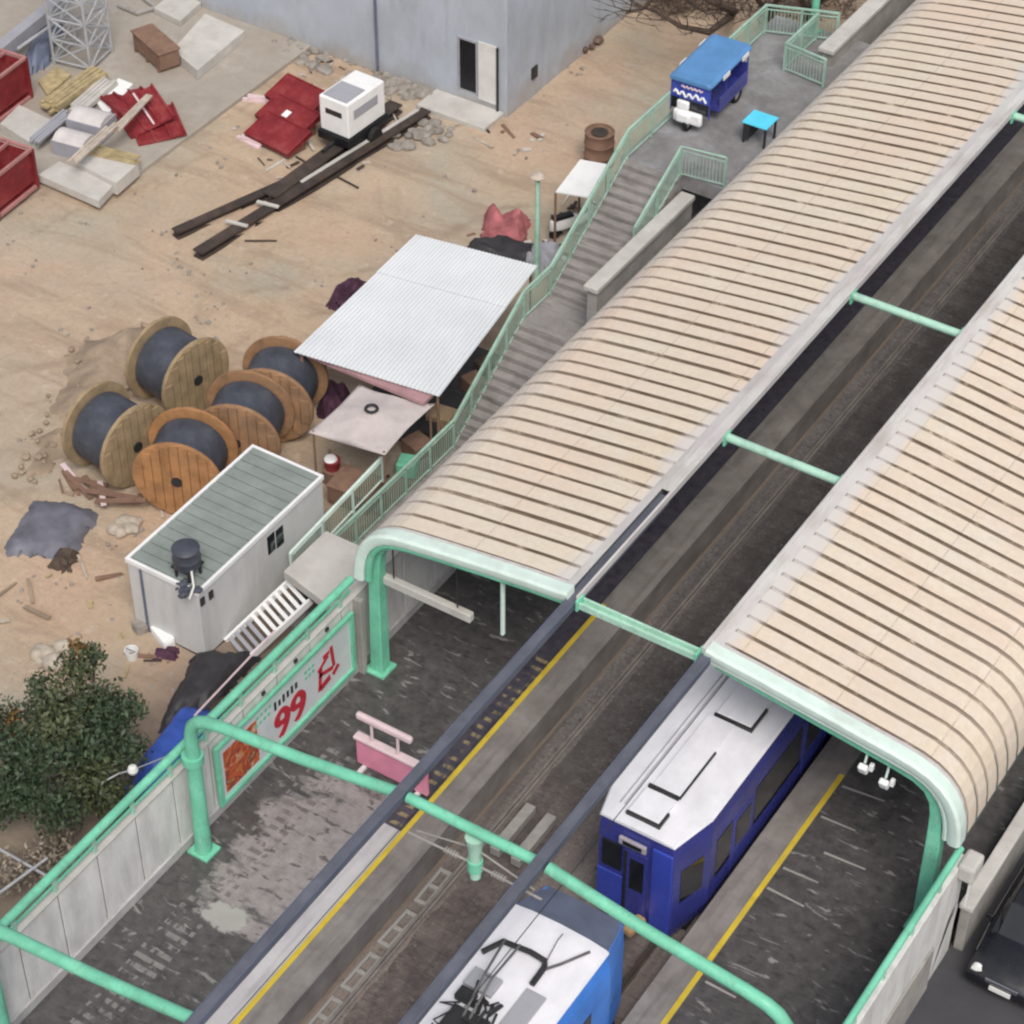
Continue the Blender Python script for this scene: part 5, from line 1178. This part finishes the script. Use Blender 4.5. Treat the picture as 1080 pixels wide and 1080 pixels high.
# ------------------------------------------------------------------ the concrete pad's clutter
PZ0 = -.83
def pz(u, v, h=0): return PZ(u, v, PZ0+h)
def cage(pxc, lab, size, rz):
    t = thing('steel_skip', lab, 'steel cage', pxc, rz, 'red steel cages at the left edge'); w, d, h = size
    m = MB()
    for x in (-w/2, w/2):
        for y in (-d/2, d/2): MB().box((x-.06, y-.06, 0), (x+.06, y+.06, h)).build('corner_post', 'red', t, local=True)
    for z in (.06, h):
        m = MB(); m.box((-w/2, -d/2-.05, z-.05), (w/2, -d/2+.05, z+.05)).box((-w/2, d/2-.05, z-.05), (w/2, d/2+.05, z+.05)).box((-w/2-.05, -d/2, z-.051), (-w/2+.05, d/2, z+.051)).box((w/2-.05, -d/2, z-.051), (w/2+.05, d/2, z+.051))
        if z < 1: m.build('bottom_rail', 'redpale', t, local=True)
    m.box((-.04, -d/2, h-.05), (.04, d/2, h+.048)); m.build('top_rail', 'redpale', t, local=True)
    MB().box((-w/2+.02, -d/2+.02, .1), (-w/2+.05, d/2, h-.1)).box((-w/2, d/2-.05, .1), (w/2, d/2-.02, h-.1)).box((w/2-.05, -d/2+.05, .3), (w/2-.02, d/2-.06, h-.1)).box((-w/2, -d/2, .02), (w/2, d/2, .08)).build('side_sheet', 'red', t, local=True)
    m = MB(); rnd = random.Random(int(w*100))
    for k in range(6): m.cbox((rnd.uniform(-.3, .3), -d/2+.2+k*.2, .25+.05*k), (w*.8, .1, .08), rz=rnd.uniform(-.3, .3))
    m.build('contents', 'pinkpale', t, local=True); return t
cage(pz(-8, 112), 'red steel cage with rails, the upper of two at the left edge', (1.7, 2.2, 1.6), R(4)); cage(pz(-4, 206), 'red open steel cage holding pale timbers, the lower of two at the left edge', (1.8, 2.1, 1.5), R(4))
# lattice tower
p = pz(88, 62); t = thing('scaffold_tower', 'silver lattice scaffold tower standing on the concrete pad', 'scaffold', p, R(10))
w = .75; Hh = 7.2
for x in (-w, w):
    for y in (-w, w): MB().cyl((x, y, 0), (x, y, Hh), .055, 8).build('leg', 'silver', t, local=True)
m = MB(); k = 0; z = .2
while z < Hh-.8:
    for (a, b_) in (((-w, -w), (w, -w)), ((w, -w), (w, w)), ((w, w), (-w, w)), ((-w, w), (-w, -w))):
        if k % 2: a, b_ = b_, a
        m.tube([(a[0], a[1], z), (b_[0], b_[1], z+.85)], .038, 5); m.tube([(b_[0], b_[1], z), (a[0], a[1], z+.85)], .03, 5); m.tube([(a[0], a[1], z), (b_[0], b_[1], z)], .038, 5)
    z += .85; k += 1
m.build('bracing', 'silver', t, local=True)
t = thing('steel_girder', 'grey box girder running to the scaffold tower from the left edge', 'girder', pz(0, 60))
A, B_ = pz(-30, 78, .9), pz(66, 0, .9); m = MB(); m.tube([A, B_], .22, square=True); m.build('box_section', 'sheetgrey', t)
A, B_ = pz(18, 52, 1.1), pz(72, 14, 1.1); MB().tube([A, B_], .06, 8).build('pipe', 'silver', t)
heapthing('dark_sheeting', 'dark blue-black sheeting heaped at the foot of the scaffold tower', 'sheeting', ((20, 85), (50, 72), (70, 25), (35, 40)), PZ0, .6, 'slate', 22, 14, .5, PZ0)
# timbers
def bundle(u, v, u2, v2, n, wdt, lab, mat, h=.0, th=.06, seed=1):
    A, B_ = pz(u, v, h+.1), pz(u2, v2, h+.1); d = B_-A; ang = math.atan2(d.y, d.x); L = d.length; rnd = random.Random(seed)
    t = thing('timber_stack', lab, 'timber', A, ang, 'timber stacks on the concrete pad')
    for k in range(n):
        row = k % 5; lay = k//5; MB().cbox((L/2+rnd.uniform(-.15, .15), (row-2)*wdt, .06+lay*(th+.01)), (L*rnd.uniform(.85, 1.0), wdt*.8, th), rz=rnd.uniform(-.025, .025)).build('plank', mat, t, local=True)
bundle(50, 118, 102, 80, 14, .17, 'stack of weathered yellow planks below the scaffold tower', 'wood', .05, .09, 2)
bundle(80, 118, 118, 85, 6, .15, 'stack of pale grey planks beside the yellow ones', 'concrete_lt', .1, .08, 3)
bundle(92, 160, 145, 172, 10, .12, 'loose yellow sticks on the white slab', 'wood', .3, .05, 4)
bundle(72, 172, 118, 132, 3, .12, 'pale long poles leaning over the grey sheet bins', 'polewood', .9, .08, 5)
bundle(32, 152, 72, 118, 4, .12, 'pale poles beside the lower red cage', 'sheetgrey', .3, .08, 6)
bundle(118, 140, 158, 98, 3, .1, 'two pale poles lying over the red sheets', 'polewood', .75, .07, 7)
# slabs
def slabthing(px, h, lab, mat='concrete_lt', base=0, name='concrete_slab', cat='slab'):
    pts = [pz(u, v, h+base) for u, v in px]; o = MB().slab(pts, h).build(name, mat, bevel=.02); return tag(o, lab, cat, 'slabs and sheets on the concrete pad')
slabthing(((40, 184), (62, 170), (122, 192), (104, 212)), .3, 'pale concrete slab at the near corner of the pad')
slabthing(((82, 172), (96, 160), (146, 172), (122, 193)), .5, 'thick white slab with yellow sticks on it')
slabthing(((0, 130), (20, 110), (58, 128), (35, 152)), .35, 'pale slab between the two red cages')
slabthing(((182, 52), (216, 14), (258, 32), (208, 74)), .4, 'big white slab beside the brown wooden box')
slabthing(((162, 8), (185, -10), (212, 2), (190, 22)), .25, 'pale grey slab at the top edge left of the building')
slabthing(((100, 105), (125, 82), (140, 88), (112, 122)), .2, 'light sheet between the planks and the red sheets', 'white')
slabthing(((40, 85), (60, 70), (75, 78), (50, 100)), .12, 'thin tan board at the foot of the scaffold tower', 'wood')
o = MB().tube([pz(125, 5, .1), pz(145, 14, .1), pz(165, 8, .1), pz(150, -4, .1)], .1, 8).build('concrete_ring', 'concrete'); tag(o, 'curved grey pipe at the top edge above the wooden box', 'pipe')
# grey bins
for (u, v, sx_, sy_, h, lab) in ((80, 160, 1.3, .9, .55, 'grey sheet metal bin at the near end of the pad, lower one'), (98, 140, 1.4, 1.0, .65, 'grey sheet metal bin with a pale curved top, upper one')):
    p = pz(u, v); t = thing('metal_bin', lab, 'bin', p, R(8), 'grey metal bins'); MB().box((-sx_/2, -sy_/2, 0), (sx_/2, -sy_/2+.04, h)).box((-sx_/2, sy_/2-.04, 0), (sx_/2, sy_/2, h)).box((-sx_/2, -sy_/2+.04, 0), (-sx_/2+.04, sy_/2-.04, h)).box((sx_/2-.04, -sy_/2+.04, 0), (sx_/2, sy_/2-.04, h)).build('bin_walls', 'sheetgrey', t, local=True)
    MB().loft([[Vector((x, sy_/2*math.cos(a), h*.8+.3*math.sin(a))) for a in [math.pi*k/8 for k in range(9)]] for x in (-sx_/2+.05, sx_/2-.05)]).build('curved_lid', 'sheetwhite', t, local=True)
# red sheets
for k, (u, v, a, tl, lab) in enumerate(((150, 118, -30, 14, 'topmost crumpled red metal sheet in the pile on the pad'), (140, 108, -22, -8, 'red metal sheet under the left side of the pile'), (165, 132, -38, 5, 'red metal sheet poking from the near end of the pile'))):
    p = pz(u, v, .35-.12*k); t = thing('red_sheet', lab, 'metal sheet', p, R(a), 'red metal sheets on the pad'); Mx = Matrix.Rotation(R(tl), 4, 'X') @ Matrix.Rotation(R(tl*.6), 4, 'Y')
    MB().box((-.95, -.85, -.02), (.95, .85, .02), Mx).build('sheet', 'red', t, local=True)
    m = MB()
    for y in (-.8, -.25, .3, .8): m.box((-.95, y-.04, .02), (.95, y+.04, .09), Mx)
    m.build('stiffener', 'red', t, local=True)
    if k == 0: MB().box((-.9, .05, .09), (.9, .12, .13), Mx).build('pale_batten', 'pinkpale', t, local=True)
# brown wooden box
p = pz(166, 62); t = thing('wooden_box', 'brown wooden box beside the big white slab', 'box', p, R(-22))
MB().box((-1.0, -.4, .12), (1.0, .4, .75)).build('case', 'wood_dk', t, local=True, bevel=.03)
m = MB()
for x in (-.85, 0, .85): m.box((x-.05, -.44, 0), (x+.05, .44, .12)).box((x-.04, -.43, .12), (x+.04, -.402, .75))
m.build('battens', 'wood_dk', t, local=True); MB().box((-1.05, -.45, .752), (1.05, .45, .82)).build('lid', 'wood_dk', t, local=True, bevel=.02)

# ================================================================== TREES
def crown_leaves(mb, blobs, n, s0, s1, rnd):
    for (c, r) in blobs:
        k = int(n*(r.x*r.y*r.z)**.66)
        for _ in range(k):
            d = Vector((rnd.gauss(0, 1), rnd.gauss(0, 1), rnd.gauss(0, 1))).normalized(); q = rnd.random()**.45
            p = Vector(c)+Vector((d.x*r.x, d.y*r.y, d.z*r.z))*q*rnd.uniform(.8, 1.12)
            s = rnd.uniform(s0, s1); nrm = (d*.5+Vector((rnd.uniform(-1, 1), rnd.uniform(-1, 1), rnd.uniform(-.2, 1)))).normalized()
            a = nrm.cross(Vector((rnd.uniform(-1, 1), rnd.uniform(-1, 1), .3))).normalized(); b_ = nrm.cross(a)
            mb.add([p-a*s, p-b_*s*.45, p+a*s, p+b_*s*.45], [(0, 1, 2, 3)])
def tree(name, label, base, blobs, leafmats, n=900, s=(.05, .11), seed=1, trunk=.14):
    rnd = random.Random(seed); t = thing(name, label, 'tree', base, 0)
    cz = Vector(blobs[0][0]); b = Vector(base); m = MB()
    m.tube([b, b.lerp(cz, .5)+Vector((.1, -.05, 0)), cz], [trunk, trunk*.7, trunk*.35], 8)
    for (c, r) in blobs: m.tube([b.lerp(cz, .55), b.lerp(Vector(c), .75)+Vector((0, 0, .2)), Vector(c)], [trunk*.45, trunk*.3, .02], 6)
    m.build('trunk', 'bark', t, smooth=True)
    if len(leafmats) == 1: mb = MB(); crown_leaves(mb, blobs, n, *s, rnd); mb.build('crown', leafmats[0], t, fix=False)
    else:
        alt = [i for _, ix in leafmats[1:] for i in ix]
        mb = MB(); crown_leaves(mb, [x for i, x in enumerate(blobs) if i not in alt], n, *s, rnd); mb.build('crown', leafmats[0], t, fix=False)
        for lm, ix in leafmats[1:]: mb = MB(); crown_leaves(mb, [x for i, x in enumerate(blobs) if i in ix], n*.8, *s, rnd); mb.build('turning_leaves', lm, t, fix=False)
    return t
V = Vector
bl = []
for (u, v, z, r) in ((85, 775, 1.5, 1.0), (70, 735, 1.9, .95), (110, 750, 1.6, .85), (45, 790, 1.5, .9), (95, 820, .9, .9), (60, 850, .6, .8), (130, 790, 1.1, .7), (85, 700, 2.2, .6), (40, 745, 1.7, .55), (120, 840, .4, .7), (20, 830, .9, .7), (135, 745, 1.3, .5), (62, 760, 2.1, .8), (82, 683, 2.4, .33), (38, 720, 1.7, .3), (100, 690, 2.2, .35)):
    bl.append((PZ(u, v, z), V((r, r, r*.85))))
tb = PZ(85, 870, GZ); tree('leafy_tree', 'dark green leafy tree beside the platform wall with a few orange leaves', (bl[0][0].x, bl[0][0].y, GZ), bl, ['leaf', ('leaf_or', (13,)), ('leaf_olive', (1, 4, 7, 9, 12))], 1500, (.035, .12), 2)
bl = [(PZ(u, v, z), V((r, r, r*.8))) for (u, v, z, r) in ((5, 790, 1.0, .75), (12, 835, .6, .8), (-10, 760, 1.2, .8), (20, 770, .9, .5), (-8, 840, .4, .9), (12, 755, 1.1, .3))]
tree('leafy_tree', 'orange-brown edged tree at the left edge beside the dark green one', (bl[0][0].x, bl[0][0].y, GZ), bl, ['leaf', ('leaf_or', (3, 5))], 1700, (.045, .095), 3, .1)
bl = [(PZ(u, v, -.3), V((r, r, r*.6))) for (u, v, r) in ((60, 880, .6), (40, 905, .55), (80, 905, .5), (10, 920, .7), (55, 930, .5))]
o = tree('dry_shrub', 'pale dry shrub below the leafy tree', (bl[0][0].x, bl[0][0].y, GZ), bl, ['leaf_pale'], 900, (.04, .1), 4, .05); o['category'] = 'shrub'
for i, (u, v, u2, v2, lab) in enumerate(((-10, 890, 60, 930, 'upper grey scaffold pole sloping down to the right, bottom left corner'), (-5, 945, 50, 905, 'grey scaffold pole crossing the other, bottom left corner'), (-10, 990, 60, 945, 'lowest rusty scaffold pole, bottom left corner'))):
    o = MB().tube([PZ(u, v, GZ+.9+.1*i), PZ(u2, v2, GZ+.9+.1*i)], .04, 8).build('scaffold_pole', 'rust' if i == 2 else 'silver'); tag(o, lab, 'pole', 'scaffold poles in the bottom left corner')
o = MB().tube([PZ(205, 755, .3), PZ(290, 665, .3)], .03, 6).build('steel_pipe', 'pinkpale'); tag(o, 'thin pale pipe running along the wall below the steel steps', 'pipe')

def bare_tree(label, base, limbs, seed):
    """trunk and main limbs as given, finer branches grown off them"""
    rnd = random.Random(seed); t = thing('bare_tree', label, 'tree', base, 0, 'bare trees behind the deck'); tw = MB(); m = MB()
    def grow(p, d, L, r, dep):
        q = p; pts = [p]; dd = d
        for i in range(4): dd = (dd+V((rnd.uniform(-.3, .3), rnd.uniform(-.3, .3), rnd.uniform(-.12, .2)))).normalized(); q = q+dd*L/4; pts.append(q)
        tw.tube(pts, [r*(1-.18*i) for i in range(5)], 5, cap=False)
        if dep < 3:
            for i in (2, 3, 4):
                if rnd.random() < .8: grow(pts[i], (dd+V((rnd.uniform(-.9, .9), rnd.uniform(-.9, .9), rnd.uniform(-.4, .5)))).normalized(), L*rnd.uniform(.5, .8), max(.012, r*.55), dep+1)
    b = V(base)
    for n_, pts in enumerate(limbs):
        P_ = [b]+[V(p) for p in pts]
        m.tube(P_, [.17-.13*i/(len(P_)-1) for i in range(len(P_))], 7)
        for i in range(1, len(P_)):
            d = (P_[i]-P_[i-1]).normalized()
            for _ in range(3): grow(P_[i-1].lerp(P_[i], rnd.uniform(.3, 1)), (d+V((rnd.uniform(-.9, .9), rnd.uniform(-.9, .9), rnd.uniform(-.2, .7)))).normalized(), rnd.uniform(.7, 1.5), .03, 1)
    m.build('trunk', 'bark', t, smooth=True); tw.build('branches', 'bark', t, fix=False); return t
V = Vector
bare_tree('bare brown tree spreading over the railing behind the blue tricycle', PZ(772, 12, GZ), [[PZ(770, 18, .8), PZ(748, 34, 1.6), PZ(718, 28, 2.0), PZ(692, 12, 2.2), PZ(668, 4, 2.4)], [PZ(775, 12, 1.0), PZ(760, 6, 2.0), PZ(735, -4, 2.6), PZ(705, -8, 3)]], 4)
bare_tree('bare tree behind the middle of the deck railing', PZ(812, 16, GZ), [[PZ(808, 10, .8), PZ(798, -2, 2), PZ(785, -20, 3)], [PZ(815, 8, .8), PZ(822, -6, 2.2), PZ(835, -20, 3)]], 8)
bare_tree('bare tree behind the green post at the back of the deck', PZ(852, 16, GZ), [[PZ(850, 8, .8), PZ(842, -4, 2), PZ(838, -25, 3)], [PZ(858, 6, .8), PZ(872, -4, 2), PZ(885, -16, 3)]], 13)
bare_tree('bare tree at the top edge beyond the grey building', PZ(706, -30, GZ), [[PZ(704, -20, 1), PZ(690, -6, 2), PZ(680, 8, 2.4), PZ(660, 14, 2.5)], [PZ(712, -18, 1), PZ(725, 0, 2), PZ(742, 12, 2.6)]], 17)
rnd = random.Random(44); mb = MB()
for k in range(1500):
    p = PZ(rnd.uniform(690, 900), rnd.uniform(-30, 22), GZ); p.z = GZ+rnd.uniform(0, .5); a = V((rnd.uniform(-1, 1), rnd.uniform(-1, 1), rnd.uniform(-.3, .9))).normalized(); mb.tube([p, p+a*rnd.uniform(.3, .9)], .014, 3, cap=False)
o = mb.build('dead_brush', 'twig', fix=False); o['kind'] = 'stuff'; tag(o, 'tangled dry twigs beyond the far end of the deck', 'brush')

# ================================================================== LIGHT, CAMERA
w = bpy.data.worlds.new('World'); scene.world = w; w.use_nodes = True
nt = w.node_tree; bg = nt.nodes['Background']; sky = nt.nodes.new('ShaderNodeTexSky'); sky.sky_type = 'NISHITA'; sky.sun_disc = False
SE, SA = 54, 138           # elevation, direction the sun stands in (deg from +y towards +x)
sky.sun_elevation = R(SE); sky.sun_rotation = R(SA); sky.air_density = 1.0; sky.dust_density = 3.5; sky.ozone_density = 1.0
hs = nt.nodes.new('ShaderNodeHueSaturation'); hs.inputs['Saturation'].default_value = .38      # overcast: a greyed sky
nt.links.new(sky.outputs[0], hs.inputs['Color']); nt.links.new(hs.outputs[0], bg.inputs[0]); bg.inputs[1].default_value = .115
sd = bpy.data.lights.new('sun', 'SUN'); sd.energy = 1.75; sd.angle = R(26); sd.color = (1, .95, .88)
so = bpy.data.objects.new('sun', sd); col.objects.link(so)
dirv = Vector((math.sin(R(SA))*math.cos(R(SE)), math.cos(R(SA))*math.cos(R(SE)), math.sin(R(SE))))
so.rotation_euler = dirv.to_track_quat('Z', 'Y').to_euler(); so.location = dirv*100
cd = bpy.data.cameras.new('camera'); co_ = bpy.data.objects.new('camera', cd); col.objects.link(co_)
cd.sensor_fit = 'HORIZONTAL'; cd.sensor_width = 36; cd.lens = F/1080*36; cd.clip_start = 1; cd.clip_end = 2000
Mc = Matrix(((RI.x, UP.x, -FW.x, CAM.x), (RI.y, UP.y, -FW.y, CAM.y), (RI.z, UP.z, -FW.z, CAM.z), (0, 0, 0, 1))); co_.matrix_world = Mc
scene.camera = co_
scene.cycles.filter_width = 2.3
scene.render.resolution_x = scene.render.resolution_y = 1024
vs_ = scene.view_settings; vs_.view_transform = 'Standard'; vs_.look = 'None'; vs_.gamma = 1; vs_.exposure = 0.18
